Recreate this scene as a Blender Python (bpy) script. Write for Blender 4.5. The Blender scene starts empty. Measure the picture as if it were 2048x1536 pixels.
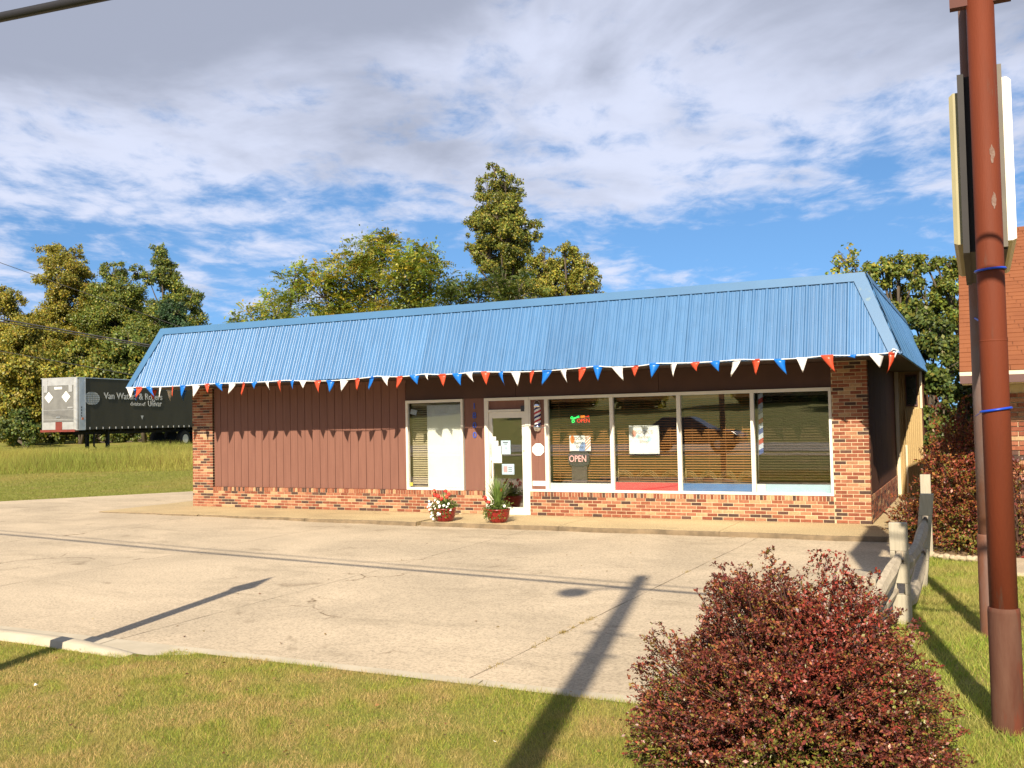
import bpy, bmesh, math, random
import numpy as np
from mathutils import Vector, Matrix
random.seed(7); RNG = np.random.default_rng(7)
S = bpy.context.scene
COL = S.collection

# ------------------------------------------------------------------ camera
CAM_POS = (1.788, -18.171, 1.988)
F_PX, YAW, PITCH, ROLL = 1926.44, 0.45143, 0.03676, -0.02087
def camera_axes():
    f = Vector((-math.sin(YAW)*math.cos(PITCH), math.cos(YAW)*math.cos(PITCH), math.sin(PITCH)))
    r = Vector((math.cos(YAW), math.sin(YAW), 0)); u = r.cross(f)
    return (r*math.cos(ROLL)+u*math.sin(ROLL), -r*math.sin(ROLL)+u*math.cos(ROLL), f)
cd = bpy.data.cameras.new('camera'); cam = bpy.data.objects.new('camera', cd); COL.objects.link(cam)
r_, u_, f_ = camera_axes()
M = Matrix((r_, u_, -f_)).transposed().to_4x4(); M.translation = CAM_POS
cam.matrix_world = M
cd.sensor_width = 36; cd.sensor_fit = 'HORIZONTAL'; cd.lens = F_PX/2048*36
cd.clip_start = .05; cd.clip_end = 3000
S.camera = cam

# ------------------------------------------------------------------ sun, sky, exposure
SUN_EL, SUN_AZ = 35.3, 12.7           # shadows run 11.7 degrees left of +Y
sl = bpy.data.lights.new('sun', 'SUN'); so = bpy.data.objects.new('sun', sl); COL.objects.link(so)
sl.energy = 5.0; sl.angle = math.radians(.6); sl.color = (1, .88, .70)
az, el = math.radians(SUN_AZ), math.radians(SUN_EL)
sdir = Vector((-math.sin(az)*math.cos(el), math.cos(az)*math.cos(el), -math.sin(el)))
so.rotation_euler = sdir.to_track_quat('-Z', 'Y').to_euler(); so.location = (4, -30, 30)

S.view_settings.view_transform = 'Standard'; S.view_settings.look = 'None'
S.view_settings.exposure = .85; S.view_settings.gamma = 1
S.view_settings.use_curve_mapping = False

W = bpy.data.worlds.new('World'); S.world = W; W.use_nodes = True
def sky_world():
    nt = W.node_tree; N = nt.nodes; L = nt.links; N.clear()
    out = N.new('ShaderNodeOutputWorld'); bg = N.new('ShaderNodeBackground')
    bg.inputs['Strength'].default_value = .06
    sky = N.new('ShaderNodeTexSky'); sky.sky_type = 'NISHITA'; sky.sun_disc = False
    sky.sun_elevation = el; sky.sun_rotation = math.radians(180-SUN_AZ)
    sky.air_density = 1.3; sky.dust_density = .15; sky.ozone_density = 2.5
    tc = N.new('ShaderNodeTexCoord'); nm = N.new('ShaderNodeVectorMath'); nm.operation = 'NORMALIZE'
    L.new(tc.outputs['Generated'], nm.inputs[0])
    sp = N.new('ShaderNodeSeparateXYZ'); L.new(nm.outputs[0], sp.inputs[0])
    lift = N.new('ShaderNodeVectorMath'); lift.operation = 'ADD'; lift.inputs[1].default_value = (0, 0, .22); L.new(nm.outputs[0], lift.inputs[0])
    L.new(lift.outputs[0], sky.inputs['Vector'])
    def math_(op, a, b=None, c=None):
        n = N.new('ShaderNodeMath'); n.operation = op
        for i, v in enumerate((a, b, c)):
            if v is None: continue
            if isinstance(v, (int, float)): n.inputs[i].default_value = v
            else: L.new(v, n.inputs[i])
        return n.outputs[0]
    def rng(v, a, b, c, d, smooth=True):
        n = N.new('ShaderNodeMapRange'); n.interpolation_type = 'SMOOTHSTEP' if smooth else 'LINEAR'
        L.new(v, n.inputs[0])
        for i, q in enumerate((a, b, c, d)): n.inputs[i+1].default_value = q
        return n.outputs[0]
    X, Y, Z = sp.outputs
    zc = math_('ADD', math_('MAXIMUM', Z, 0.0), .085)
    # u runs across the view, v away from it
    u = math_('DIVIDE', math_('ADD', math_('MULTIPLY', X, .9), math_('MULTIPLY', Y, .436)), zc)
    v = math_('DIVIDE', math_('ADD', math_('MULTIPLY', X, -.436), math_('MULTIPLY', Y, .9)), zc)
    def noise(sx, sy, ox, oy, detail, rough, dist=0.0):
        cb = N.new('ShaderNodeCombineXYZ')
        L.new(math_('MULTIPLY_ADD', u, sx, ox), cb.inputs[0]); L.new(math_('MULTIPLY_ADD', v, sy, oy), cb.inputs[1])
        n = N.new('ShaderNodeTexNoise'); n.inputs['Scale'].default_value = 1
        n.inputs['Detail'].default_value = detail; n.inputs['Roughness'].default_value = rough
        n.inputs['Distortion'].default_value = dist
        L.new(cb.outputs[0], n.inputs['Vector']); return n.outputs['Fac']
    n1 = noise(1.5, 1.25, SEEDX, SEEDY, 10, .60, .35)       # broken sheet
    n2 = noise(.55, .45, 9.1, 4.4, 3, .5, .2)         # large masses
    n3 = noise(6.5, 4.6, 1.3, 7.7, 6, .62, .3)        # ripples
    n4 = noise(1.1, .9, 21.3, 2.7, 6, .55, .4)        # light and dark inside the sheet
    lat = math_('ADD', math_('MULTIPLY', X, -.9), math_('MULTIPLY', Y, -.436))      # + to the left
    cover = math_('ADD', math_('ADD', math_('MULTIPLY', n1, .66), math_('MULTIPLY', n2, .34)), math_('MULTIPLY', math_('SUBTRACT', n3, .5), .40))
    edge = math_('ADD', rng(Z, .07, .38, -.05, .235, False), math_('MULTIPLY', lat, .10))
    cover = math_('ADD', cover, edge)
    cover = math_('ADD', cover, math_('MULTIPLY', rng(lat, .12, .45, 0, .13), rng(Z, .05, .17, 1, 0)))
    a = rng(cover, .49, .69, 0, .90)
    grey = rng(math_('ADD', math_('ADD', math_('MULTIPLY', n4, .8), math_('MULTIPLY', n1, .25)), rng(Z, .20, .40, .0, .30)), .55, .80, 0, 1)
    cm = N.new('ShaderNodeMix'); cm.data_type = 'RGBA'; L.new(grey, cm.inputs[0])
    cm.inputs['A'].default_value = CLOUD_LIT; cm.inputs['B'].default_value = CLOUD_GREY
    tint = N.new('ShaderNodeMix'); tint.data_type = 'RGBA'; tint.blend_type = 'MULTIPLY'; tint.inputs[0].default_value = 1
    L.new(sky.outputs[0], tint.inputs['A']); tint.inputs['B'].default_value = SKY_TINT
    sm = N.new('ShaderNodeMix'); sm.data_type = 'RGBA'; L.new(a, sm.inputs[0])
    L.new(tint.outputs['Result'], sm.inputs['A']); L.new(cm.outputs['Result'], sm.inputs['B'])
    L.new(sm.outputs['Result'], bg.inputs['Color']); L.new(bg.outputs[0], out.inputs[0])
CLOUD_LIT = (7.4, 7.8, 9.4, 1); CLOUD_GREY = (4.0, 4.25, 5.2, 1); SKY_TINT = (1.02, 1.38, 1.66, 1); SEEDX, SEEDY = 63.2, 9.9
sky_world()

# ------------------------------------------------------------------ helpers
def tag(o, label=None, cat=None, group=None, kind=None):
    if label: o['label'] = label
    if cat: o['category'] = cat
    if group: o['group'] = group
    if kind: o['kind'] = kind
    return o
def empty(name, loc=(0, 0, 0), rz=0, label=None, cat=None, group=None):
    o = bpy.data.objects.new(name, None); COL.objects.link(o); o.location = loc; o.rotation_euler = (0, 0, rz)
    o.empty_display_size = .1
    return tag(o, label, cat, group)
def link(name, me, parent=None, loc=(0, 0, 0), rot=(0, 0, 0), scale=(1, 1, 1)):
    o = bpy.data.objects.new(name, me); COL.objects.link(o)
    o.location = loc; o.rotation_euler = rot; o.scale = scale
    if parent: o.parent = parent
    return o
class MB:
    """collects boxes, bars, tubes and polygons into one mesh"""
    def __init__(s): s.v = []; s.f = []; s.m = []; s.sm = []
    def add(s, vs, fs, mi=0, smooth=False):
        o = len(s.v); s.v += [tuple(p) for p in vs]
        for f in fs: s.f.append([o+i for i in f]); s.m.append(mi); s.sm.append(smooth)
        return s
    def box(s, x0, x1, y0, y1, z0, z1, mi=0):
        return s.hexa([(x0,y0,z0),(x1,y0,z0),(x1,y1,z0),(x0,y1,z0),(x0,y0,z1),(x1,y0,z1),(x1,y1,z1),(x0,y1,z1)], mi)
    def hexa(s, p, mi=0):
        return s.add(p, [(0,3,2,1),(4,5,6,7),(0,1,5,4),(1,2,6,5),(2,3,7,6),(3,0,4,7)], mi)
    def slab(s, quad, n, t, mi=0):
        n = Vector(n).normalized()*t
        q = [Vector(p) for p in quad]
        return s.hexa([*q, *[p+n for p in q]], mi)
    def prism(s, poly, z0, z1, mi=0):
        n = len(poly)
        zf0 = z0 if callable(z0) else (lambda x, y: z0); zf1 = z1 if callable(z1) else (lambda x, y: z1)
        vs = [(x, y, zf0(x, y)) for x, y in poly]+[(x, y, zf1(x, y)) for x, y in poly]
        return s.add(vs, [list(range(n))[::-1], list(range(n, 2*n))]+[(i, (i+1) % n, n+(i+1) % n, n+i) for i in range(n)], mi)
    def tube(s, pts, rad, n=8, mi=0, cap=True, smooth=True):
        pts = [Vector(p) for p in pts]; k = len(pts)
        rad = rad if isinstance(rad, (list, tuple)) else [rad]*k
        vs = []; up = Vector((0, 0, 1)); prev = None
        for i, p in enumerate(pts):
            d = (pts[min(i+1, k-1)]-pts[max(i-1, 0)]).normalized()
            if prev is None:
                a = d.cross(up if abs(d.z) < .9 else Vector((1, 0, 0))).normalized()
            else: a = (prev-d*prev.dot(d)).normalized()
            prev = a; b = d.cross(a)
            for j in range(n):
                t = 2*math.pi*j/n; vs.append(p+(a*math.cos(t)+b*math.sin(t))*rad[i])
        fs = [(i*n+j, i*n+(j+1) % n, (i+1)*n+(j+1) % n, (i+1)*n+j) for i in range(k-1) for j in range(n)]
        s.add(vs, fs, mi, smooth)
        if cap:
            o = len(s.v)-len(vs)
            s.f.append([o+j for j in range(n)][::-1]); s.m.append(mi); s.sm.append(False)
            s.f.append([o+(k-1)*n+j for j in range(n)]); s.m.append(mi); s.sm.append(False)
        return s
    def lathe(s, prof, c=(0, 0, 0), n=24, mi=0, cap=True):
        vs = [(c[0]+r*math.cos(2*math.pi*j/n), c[1]+r*math.sin(2*math.pi*j/n), c[2]+z) for r, z in prof for j in range(n)]
        fs = [(i*n+j, i*n+(j+1) % n, (i+1)*n+(j+1) % n, (i+1)*n+j) for i in range(len(prof)-1) for j in range(n)]
        s.add(vs, fs, mi, True)
        if cap:
            o = len(s.v)-len(vs); k = len(prof)
            s.f.append([o+j for j in range(n)][::-1]); s.m.append(mi); s.sm.append(False)
            s.f.append([o+(k-1)*n+j for j in range(n)]); s.m.append(mi); s.sm.append(False)
        return s
    def mesh(s, name, mats):
        me = bpy.data.meshes.new(name); me.from_pydata(s.v, [], s.f)
        for m in (mats if isinstance(mats, (list, tuple)) else [mats]): me.materials.append(m)
        me.polygons.foreach_set('material_index', s.m); me.polygons.foreach_set('use_smooth', s.sm)
        me.update(); return me
    def build(s, name, mats, parent=None, **k):
        return link(name, s.mesh(name, mats), parent, **k)
def bevel(o, w=.01, seg=2):
    m = o.modifiers.new('bevel', 'BEVEL'); m.width = w; m.segments = seg; m.limit_method = 'ANGLE'; return o
def np_mesh(name, V, faces_n, mat, cols=None, smooth=False):
    """V: (k*faces_n,3) vertices, consecutive groups of faces_n make one polygon"""
    me = bpy.data.meshes.new(name); nv = len(V); nf = nv//faces_n
    me.vertices.add(nv); me.vertices.foreach_set('co', np.ascontiguousarray(V, dtype=np.float32).ravel())
    me.loops.add(nv); me.loops.foreach_set('vertex_index', np.arange(nv, dtype=np.int32))
    me.polygons.add(nf); me.polygons.foreach_set('loop_start', np.arange(nf, dtype=np.int32)*faces_n)
    me.update(calc_edges=True)
    if cols is not None:
        ca = me.color_attributes.new('tint', 'FLOAT_COLOR', 'POINT')
        c4 = np.ones((nv, 4), dtype=np.float32); c4[:, :3] = np.repeat(cols, faces_n, axis=0) if len(cols) == nf else cols
        ca.data.foreach_set('color', c4.ravel())
    me.materials.append(mat); me.validate(); return me
def unit(a): return a/np.maximum(np.linalg.norm(a, axis=-1, keepdims=True), 1e-9)
def leaves(C, A, Nn, l, w, fold=.25):
    """rhombic leaves: centres C, axis A, normals Nn; lifted sides give them a fold"""
    A = unit(A); Sd = unit(np.cross(A, Nn)); Nn = np.cross(Sd, A)
    l = np.asarray(l)[:, None]; w = np.asarray(w)[:, None]
    p0 = C; p1 = C+A*l*.5+Sd*w*.5+Nn*w*fold; p2 = C+A*l; p3 = C+A*l*.5-Sd*w*.5+Nn*w*fold
    return np.stack([p0, p1, p2, p3], 1).reshape(-1, 3)
def vnoise(x, y, s, seed):
    """cheap smooth noise in 0..1"""
    g = np.random.default_rng(seed); o = np.zeros_like(x, dtype=float)
    for k in range(7):
        a = g.uniform(0, 2*np.pi); fr = s*g.uniform(.5, 1.7); ph = g.uniform(0, 6.28)
        o += np.sin((x*np.cos(a)+y*np.sin(a))*fr+ph)
    return np.clip(.5+o/7*1.15, 0, 1)
def text_mesh(body, size, mat, depth=.002, align='CENTER', sx=1.0, offset=0.0):
    c = bpy.data.curves.new('lettering', 'FONT'); c.body = body; c.size = size; c.extrude = depth; c.offset = offset
    c.align_x = align; c.align_y = 'CENTER'; c.resolution_u = 3
    o = bpy.data.objects.new('lettering', c); COL.objects.link(o)
    dg = bpy.context.evaluated_depsgraph_get()
    me = bpy.data.meshes.new_from_object(o.evaluated_get(dg))
    bpy.data.objects.remove(o); bpy.data.curves.remove(c)
    me.materials.clear(); me.materials.append(mat)
    if sx != 1: me.transform(Matrix.Scale(sx, 4, (1, 0, 0)))
    return me
FACE = (math.pi/2, 0, 0)

# ------------------------------------------------------------------ materials
def new_mat(name):
    m = bpy.data.materials.new(name); m.use_nodes = True
    nt = m.node_tree; return m, nt.nodes, nt.links, nt.nodes['Principled BSDF']
def rgba(c): return (c[0], c[1], c[2], 1)
def ramp(N, stops, mode='LINEAR'):
    r = N.new('ShaderNodeValToRGB'); e = r.color_ramp.elements; r.color_ramp.interpolation = mode
    while len(e) < len(stops): e.new(.5)
    for i, (p, c) in enumerate(stops): e[i].position = p; e[i].color = rgba(c) if len(c) == 3 else c
    return r
def tex(N, L, src, scale, detail=5, rough=.6, dist=0):
    n = N.new('ShaderNodeTexNoise'); n.inputs['Scale'].default_value = scale; n.inputs['Detail'].default_value = detail
    n.inputs['Roughness'].default_value = rough; n.inputs['Distortion'].default_value = dist
    L.new(src, n.inputs['Vector']); return n.outputs['Fac']
def mixc(N, L, f, a, b, mode='MIX'):
    n = N.new('ShaderNodeMix'); n.data_type = 'RGBA'; n.blend_type = mode
    for sock, v in ((n.inputs[0], f), (n.inputs['A'], a), (n.inputs['B'], b)):
        if isinstance(v, (int, float)): sock.default_value = v
        elif isinstance(v, (tuple, list)): sock.default_value = rgba(v)
        else: L.new(v, sock)
    return n.outputs['Result']
def bump(N, L, P, h, strength, dist=.01):
    b = N.new('ShaderNodeBump'); b.inputs['Strength'].default_value = strength; b.inputs['Distance'].default_value = dist
    L.new(h, b.inputs['Height']); L.new(b.outputs[0], P.inputs['Normal'])
def mat(name, c1, c2=None, scale=6, rough=.6, bmp=0, bscale=60, spec=.4, metal=0, stretch=None, lo=.35, hi=.65, wear=None, rvar=.0):
    """two-tone noisy surface with fine relief"""
    m, N, L, P = new_mat(name); g = N.new('ShaderNodeNewGeometry'); src = g.outputs['Position']
    if stretch:
        mp = N.new('ShaderNodeMapping'); mp.inputs['Scale'].default_value = stretch; L.new(src, mp.inputs[0]); src = mp.outputs[0]
    c2 = c2 or tuple(v*.82 for v in c1)
    r = ramp(N, [(lo, c1), (hi, c2)]); L.new(tex(N, L, src, scale), r.inputs[0]); c = r.outputs[0]
    if wear:   # (colour, scale, threshold)
        w = ramp(N, [(wear[2], (0, 0, 0)), (min(1, wear[2]+.08), (1, 1, 1))]); L.new(tex(N, L, src, wear[1], 8, .65), w.inputs[0])
        c = mixc(N, L, w.outputs[0], c, wear[0])
    L.new(c, P.inputs['Base Color'])
    P.inputs['Roughness'].default_value = rough; P.inputs['Metallic'].default_value = metal
    P.inputs['Specular IOR Level'].default_value = spec
    if rvar:
        mr = N.new('ShaderNodeMapRange'); L.new(tex(N, L, src, scale*2.3), mr.inputs[0])
        mr.inputs[3].default_value = rough-rvar; mr.inputs[4].default_value = rough+rvar; L.new(mr.outputs[0], P.inputs['Roughness'])
    if bmp: bump(N, L, P, tex(N, L, src, bscale), bmp)
    return m
def glow(name, c, s):
    m, N, L, P = new_mat(name); P.inputs['Base Color'].default_value = rgba(c)
    P.inputs['Emission Color'].default_value = rgba(c); P.inputs['Emission Strength'].default_value = s; return m
def leaf_mat(name, trans=.35, rough=.45, spec=.35):
    m, N, L, P = new_mat(name); a = N.new('ShaderNodeVertexColor'); a.layer_name = 'tint'
    L.new(a.outputs[0], P.inputs['Base Color']); P.inputs['Roughness'].default_value = rough; P.inputs['Specular IOR Level'].default_value = spec
    t = N.new('ShaderNodeBsdfTranslucent'); L.new(mixc(N, L, 1, a.outputs[0], (1.25, 1.25, .7), 'MULTIPLY'), t.inputs[0])
    mx = N.new('ShaderNodeMixShader'); mx.inputs[0].default_value = trans
    L.new(P.outputs[0], mx.inputs[1]); L.new(t.outputs[0], mx.inputs[2]); L.new(mx.outputs[0], N['Material Output'].inputs[0]); return m
def concrete(name, c1, c2, dark, speck=.5):
    m, N, L, P = new_mat(name); g = N.new('ShaderNodeNewGeometry'); p = g.outputs['Position']
    r = ramp(N, [(.32, c1), (.62, c2)]); L.new(tex(N, L, p, .55, 7, .62, .4), r.inputs[0])
    st = ramp(N, [(.52, (0, 0, 0)), (.72, (1, 1, 1))])
    mp = N.new('ShaderNodeMapping'); mp.inputs['Scale'].default_value = (.5, 1.2, 1); L.new(p, mp.inputs[0])
    L.new(tex(N, L, mp.outputs[0], .9, 8, .7, .6), st.inputs[0])
    mm = N.new('ShaderNodeMath'); mm.operation = 'MULTIPLY'; mm.inputs[1].default_value = .75; L.new(st.outputs[0], mm.inputs[0])
    c = mixc(N, L, mm.outputs[0], r.outputs[0], dark)
    fine = ramp(N, [(.36, (1-speck,)*3), (.5, (1, 1, 1)), (.66, (1+speck*.5,)*3)]); L.new(tex(N, L, p, 38, 5, .75), fine.inputs[0])
    c = mixc(N, L, 1.0, c, fine.outputs[0], 'MULTIPLY')
    v = N.new('ShaderNodeTexVoronoi'); v.inputs['Scale'].default_value = 26; L.new(p, v.inputs['Vector'])
    pit = ramp(N, [(.05, (.45, .42, .38)), (.16, (1, 1, 1))]); L.new(v.outputs['Distance'], pit.inputs[0])
    gate = ramp(N, [(.48, (0, 0, 0)), (.62, (1, 1, 1))]); L.new(tex(N, L, p, 1.4, 4), gate.inputs[0])
    c = mixc(N, L, gate.outputs[0], c, mixc(N, L, 1.0, c, pit.outputs[0], 'MULTIPLY'))
    oil = ramp(N, [(.66, (1, 1, 1)), (.74, (.62, .60, .57))]); L.new(tex(N, L, p, 1.15, 4, .55, .8), oil.inputs[0]); c = mixc(N, L, 1.0, c, oil.outputs[0], 'MULTIPLY')
    wv = N.new('ShaderNodeVectorMath'); wv.operation = 'MULTIPLY_ADD'; wn = N.new('ShaderNodeTexNoise'); wn.inputs['Scale'].default_value = 2.2; wn.inputs['Detail'].default_value = 6; L.new(p, wn.inputs['Vector'])
    L.new(wn.outputs['Color'], wv.inputs[0]); wv.inputs[1].default_value = (.7, .7, 0); L.new(p, wv.inputs[2])
    cv = N.new('ShaderNodeTexVoronoi'); cv.feature = 'DISTANCE_TO_EDGE'; cv.inputs['Scale'].default_value = .30; L.new(wv.outputs[0], cv.inputs['Vector'])
    ck = ramp(N, [(.0012, (.30, .25, .19)), (.0042, (1, 1, 1))]); L.new(cv.outputs['Distance'], ck.inputs[0])
    cg = ramp(N, [(.55, (0, 0, 0)), (.62, (1, 1, 1))]); L.new(tex(N, L, p, .45, 3), cg.inputs[0])
    c = mixc(N, L, cg.outputs[0], c, mixc(N, L, 1.0, c, ck.outputs[0], 'MULTIPLY'))
    L.new(c, P.inputs['Base Color']); P.inputs['Roughness'].default_value = .88; P.inputs['Specular IOR Level'].default_value = .25
    bump(N, L, P, tex(N, L, p, 70, 6, .7), .35, .008); return m
def brick_mat(name, island, warm=1.0):
    m, N, L, P = new_mat(name)
    if island: rnd = N.new('ShaderNodeNewGeometry').outputs['Random Per Island']
    else: rnd = N.new('ShaderNodeObjectInfo').outputs['Random']
    g = N.new('ShaderNodeNewGeometry')
    r = ramp(N, [(0, (.26, .088, .046)), (.17, (.31, .125, .070)), (.34, (.215, .068, .038)), (.5, (.36, .175, .095)), (.60, (.28, .105, .058)), (.66, (.075, .042, .033)), (.80, (.11, .055, .04)), (.84, (.19, .06, .032)), (.89, (.42, .26, .14))], 'CONSTANT')
    L.new(rnd, r.inputs[0])
    n = ramp(N, [(.3, (.72, .72, .72)), (.7, (1.22, 1.22, 1.22))]); L.new(tex(N, L, g.outputs['Position'], 17, 6, .7), n.inputs[0])
    c = mixc(N, L, 1.0, r.outputs[0], n.outputs[0], 'MULTIPLY')
    L.new(c, P.inputs['Base Color']); P.inputs['Roughness'].default_value = .85; P.inputs['Specular IOR Level'].default_value = .25
    bump(N, L, P, tex(N, L, g.outputs['Position'], 120, 4), .4, .004); return m
def glass_mat(name, refl=.16, tint=(.93, .945, .94)):
    m, N, L, P = new_mat(name); N.remove(P)
    t = N.new('ShaderNodeBsdfTransparent'); t.inputs[0].default_value = rgba(tint)
    gl = N.new('ShaderNodeBsdfGlossy'); gl.inputs['Roughness'].default_value = .012; gl.inputs[0].default_value = (1, 1, 1, 1)
    fr = N.new('ShaderNodeFresnel'); fr.inputs[0].default_value = 1.5
    mr = N.new('ShaderNodeMapRange'); L.new(fr.outputs[0], mr.inputs[0]); mr.inputs[1].default_value = .04
    mr.inputs[3].default_value = refl; mr.inputs[4].default_value = 1
    # faint waviness of old plate glass
    g = N.new('ShaderNodeNewGeometry'); b = N.new('ShaderNodeBump'); b.inputs['Strength'].default_value = .015; b.inputs['Distance'].default_value = .02
    L.new(tex(N, L, g.outputs['Position'], 1.6, 2), b.inputs['Height']); L.new(b.outputs[0], gl.inputs['Normal'])
    mx = N.new('ShaderNodeMixShader'); L.new(mr.outputs[0], mx.inputs[0]); L.new(t.outputs[0], mx.inputs[1]); L.new(gl.outputs[0], mx.inputs[2])
    L.new(mx.outputs[0], N['Material Output'].inputs[0]); return m

def weathered_steel(m):
    """panel-to-panel fading and rain streaks down a painted steel sheet"""
    nt = m.node_tree; N, L = nt.nodes, nt.links; P = N['Principled BSDF']; lk = P.inputs['Base Color'].links[0]; src = lk.from_socket
    oi = N.new('ShaderNodeObjectInfo'); r = ramp(N, [(0, (.90, .91, .92)), (1, (1.08, 1.07, 1.06))]); L.new(oi.outputs['Random'], r.inputs[0])
    c = mixc(N, L, 1.0, src, r.outputs[0], 'MULTIPLY'); g = N.new('ShaderNodeNewGeometry'); mp = N.new('ShaderNodeMapping'); mp.inputs['Scale'].default_value = (9, 9, .7); L.new(g.outputs['Position'], mp.inputs[0])
    st = ramp(N, [(.50, (1, 1, 1)), (.70, (.86, .88, .89))]); L.new(tex(N, L, mp.outputs[0], 1.0, 6, .65), st.inputs[0])
    c = mixc(N, L, 1.0, c, st.outputs[0], 'MULTIPLY'); L.new(c, P.inputs['Base Color'])
CONC = concrete('lot concrete', (.53, .43, .305), (.41, .335, .238), (.30, .245, .17), .36)
WALK = concrete('walk aggregate', (.50, .385, .215), (.42, .32, .18), (.30, .22, .13), .5)
KERB = mat('kerb concrete', (.46, .40, .30), (.38, .33, .245), 3, .9, .2, 60)
MORTAR = mat('mortar', (.60, .48, .31), (.50, .39, .245), 9, .9, .3, 90)
BRICK = brick_mat('brick one by one', False); BRICKS = brick_mat('brick courses', True)
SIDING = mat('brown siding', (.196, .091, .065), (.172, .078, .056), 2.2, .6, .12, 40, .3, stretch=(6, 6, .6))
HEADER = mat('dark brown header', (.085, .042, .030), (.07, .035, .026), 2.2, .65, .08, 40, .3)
SIDESHADE = mat('shade darkened brown siding', (.11, .05, .033), (.095, .043, .029), 2.2, .85, .1, 40, .12)  # siding brown darkened to stand in for shade and grazing sun
CURB = mat('curb face aggregate', (.25, .185, .115), (.15, .115, .075), 5, .95, .6, 50, .1)
SOFFIT = mat('dark soffit', (.05, .028, .02), (.04, .022, .016), 5, .8)
BLUE = mat('blue steel roofing', (.061, .166, .340), (.052, .145, .302), 1.2, .44, .05, 25, .45, stretch=(5, 1, .8), rvar=.06, wear=((.10, .17, .22), 2.6, .70))
weathered_steel(BLUE)
BLUETRIM = mat('blue steel trim', (.055, .15, .29), (.05, .135, .265), 1.5, .45, .05, 25, .5, wear=((.13, .2, .22), 3.5, .66))
ALU = mat('white aluminium', (.74, .70, .60), (.68, .64, .55), 4, .5, .03, 50, .4)
GLASS = glass_mat('window glass', .105); DGLASS = glass_mat('door glass', .17)
PAPER = mat('white paper', (.82, .82, .80), (.78, .78, .77), 4, .6)
WHITE = mat('white plastic', (.84, .83, .78), (.80, .79, .74), 3, .4)
DARK = mat('dark grey plastic', (.045, .045, .052), (.035, .035, .04), 5, .5)
BLACK = mat('black ink', (.02, .02, .02), (.025, .025, .025), 5, .6)
RED = mat('red paint', (.55, .03, .03), (.50, .025, .028), 4, .5)
NAVY = mat('navy ink', (.02, .03, .22), (.02, .025, .18), 4, .5)
BLUEB = mat('blue painted board', (.03, .17, .42), (.025, .14, .36), 5, .5)
PALEB = mat('pale blue painted board', (.42, .62, .70), (.38, .57, .66), 5, .5)
INNER = mat('shop interior', (.24, .19, .14), (.2, .16, .12), 2, .8)
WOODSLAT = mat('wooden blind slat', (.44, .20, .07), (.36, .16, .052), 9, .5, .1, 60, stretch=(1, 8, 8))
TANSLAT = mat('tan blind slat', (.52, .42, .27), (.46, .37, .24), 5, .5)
STEEL = mat('brushed steel', (.62, .62, .6), (.5, .5, .49), 8, .35, .05, 80, .5, .85)
RUST = mat('rust red pipe', (.150, .032, .012), (.105, .024, .010), 2.5, .68, .25, 70, .2, stretch=(2.2, 2.2, .3), lo=.3, hi=.7, wear=((.10, .05, .034), 5, .62))
RUSTG = mat('weathered pipe sleeve', (.085, .033, .021), (.125, .062, .042), 4, .85, .3, 70, .15, stretch=(2, 2, .35), wear=((.12, .035, .02), 5, .56))
GREYPIPE = mat('grey rusted pipe', (.15, .11, .10), (.15, .062, .036), 3, .7, .3, 70, .3, stretch=(2, 2, .5))
WOOD = mat('grey weathered wood', (.42, .36, .27), (.27, .23, .175), 3, .85, .5, 22, .2, stretch=(9, 9, .9), lo=.3, hi=.7, wear=((.10, .085, .07), 1.6, .63))
WOODL = mat('pale weathered post', (.44, .395, .30), (.30, .265, .20), 3, .85, .4, 22, .2, stretch=(10, 10, .8), lo=.3, hi=.7)
BARK = mat('bark', (.11, .085, .06), (.07, .055, .04), 4, .9, .6, 12, stretch=(3, 3, .8))
SHINGLE = mat('terracotta shingle', (.235, .085, .036), (.19, .066, .029), 1.6, .9, .4, 140, .2)
BROWNTRIM = mat('brown house trim', (.115, .058, .05), (.10, .05, .043), 3, .6)
CREAM = mat('cream ribbed cladding', (.46, .33, .15), (.41, .29, .135), 2, .6, .05, 40)
CREAMW = mat('cream trim', (.72, .62, .42), (.66, .57, .39), 3, .6)
LEAF = leaf_mat('tree leaf', .36); SHRUBLEAF = leaf_mat('barberry leaf', .22, .4, .4); GRASSM = leaf_mat('grass blade', .35, .6, .2)
PETAL = leaf_mat('petal', .25, .5, .2)
# ================================================================== ground, lot, walk, road
def sstep(a, b, x):
    t = np.clip((x-a)/(b-a), 0, 1); return t*t*(3-2*t)
LOT_B = [(-31.2, -11.55), (-17.2, -11.55), (-17.2, 8.7), (-20.1, 4.3), (-23.14, 0)]
def in_poly(x, y, P):
    r = np.zeros(np.shape(x), bool); n = len(P)
    for i in range(n):
        x0, y0 = P[i]; x1, y1 = P[(i+1) % n]
        if y0 == y1: continue
        c = ((y0 > y) != (y1 > y)) & (x < (x1-x0)*(y-y0)/(y1-y0)+x0); r ^= c
    return r
def in_lot(x, y, g=0.0):
    a = (x > -17.3+g) & (x < .95-g) & (y > np.where(x < -4.85, -11.8, -11.55)+g) & (y < 8)
    return a | in_poly(x, y, LOT_B)
def gh(x, y):
    x = np.asarray(x, float); y = np.asarray(y, float)
    d = -.436*(x-1.79)+.90*(y+18.17)
    far = .03*np.clip(d-29, 0, 40)*np.maximum(sstep(-16.5, -20, x), sstep(8, 13, y))
    h = -.05+far+.08*np.clip(-14.2-y, 0, 5.4)
    h = np.where(y < -37, h+.05*np.clip(-37-y, 0, 110), h)
    h += .03*(vnoise(x, y, .8, 3)-.5)*(y > -23)
    return np.where(in_lot(x, y, .04), -.14, h)
def grid_axis(a, b, step, extra): return np.unique(np.round(np.concatenate([np.arange(a, b+1e-6, step), extra]), 3))
GRASSBASE, N, L, P = new_mat('lawn soil')
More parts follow.
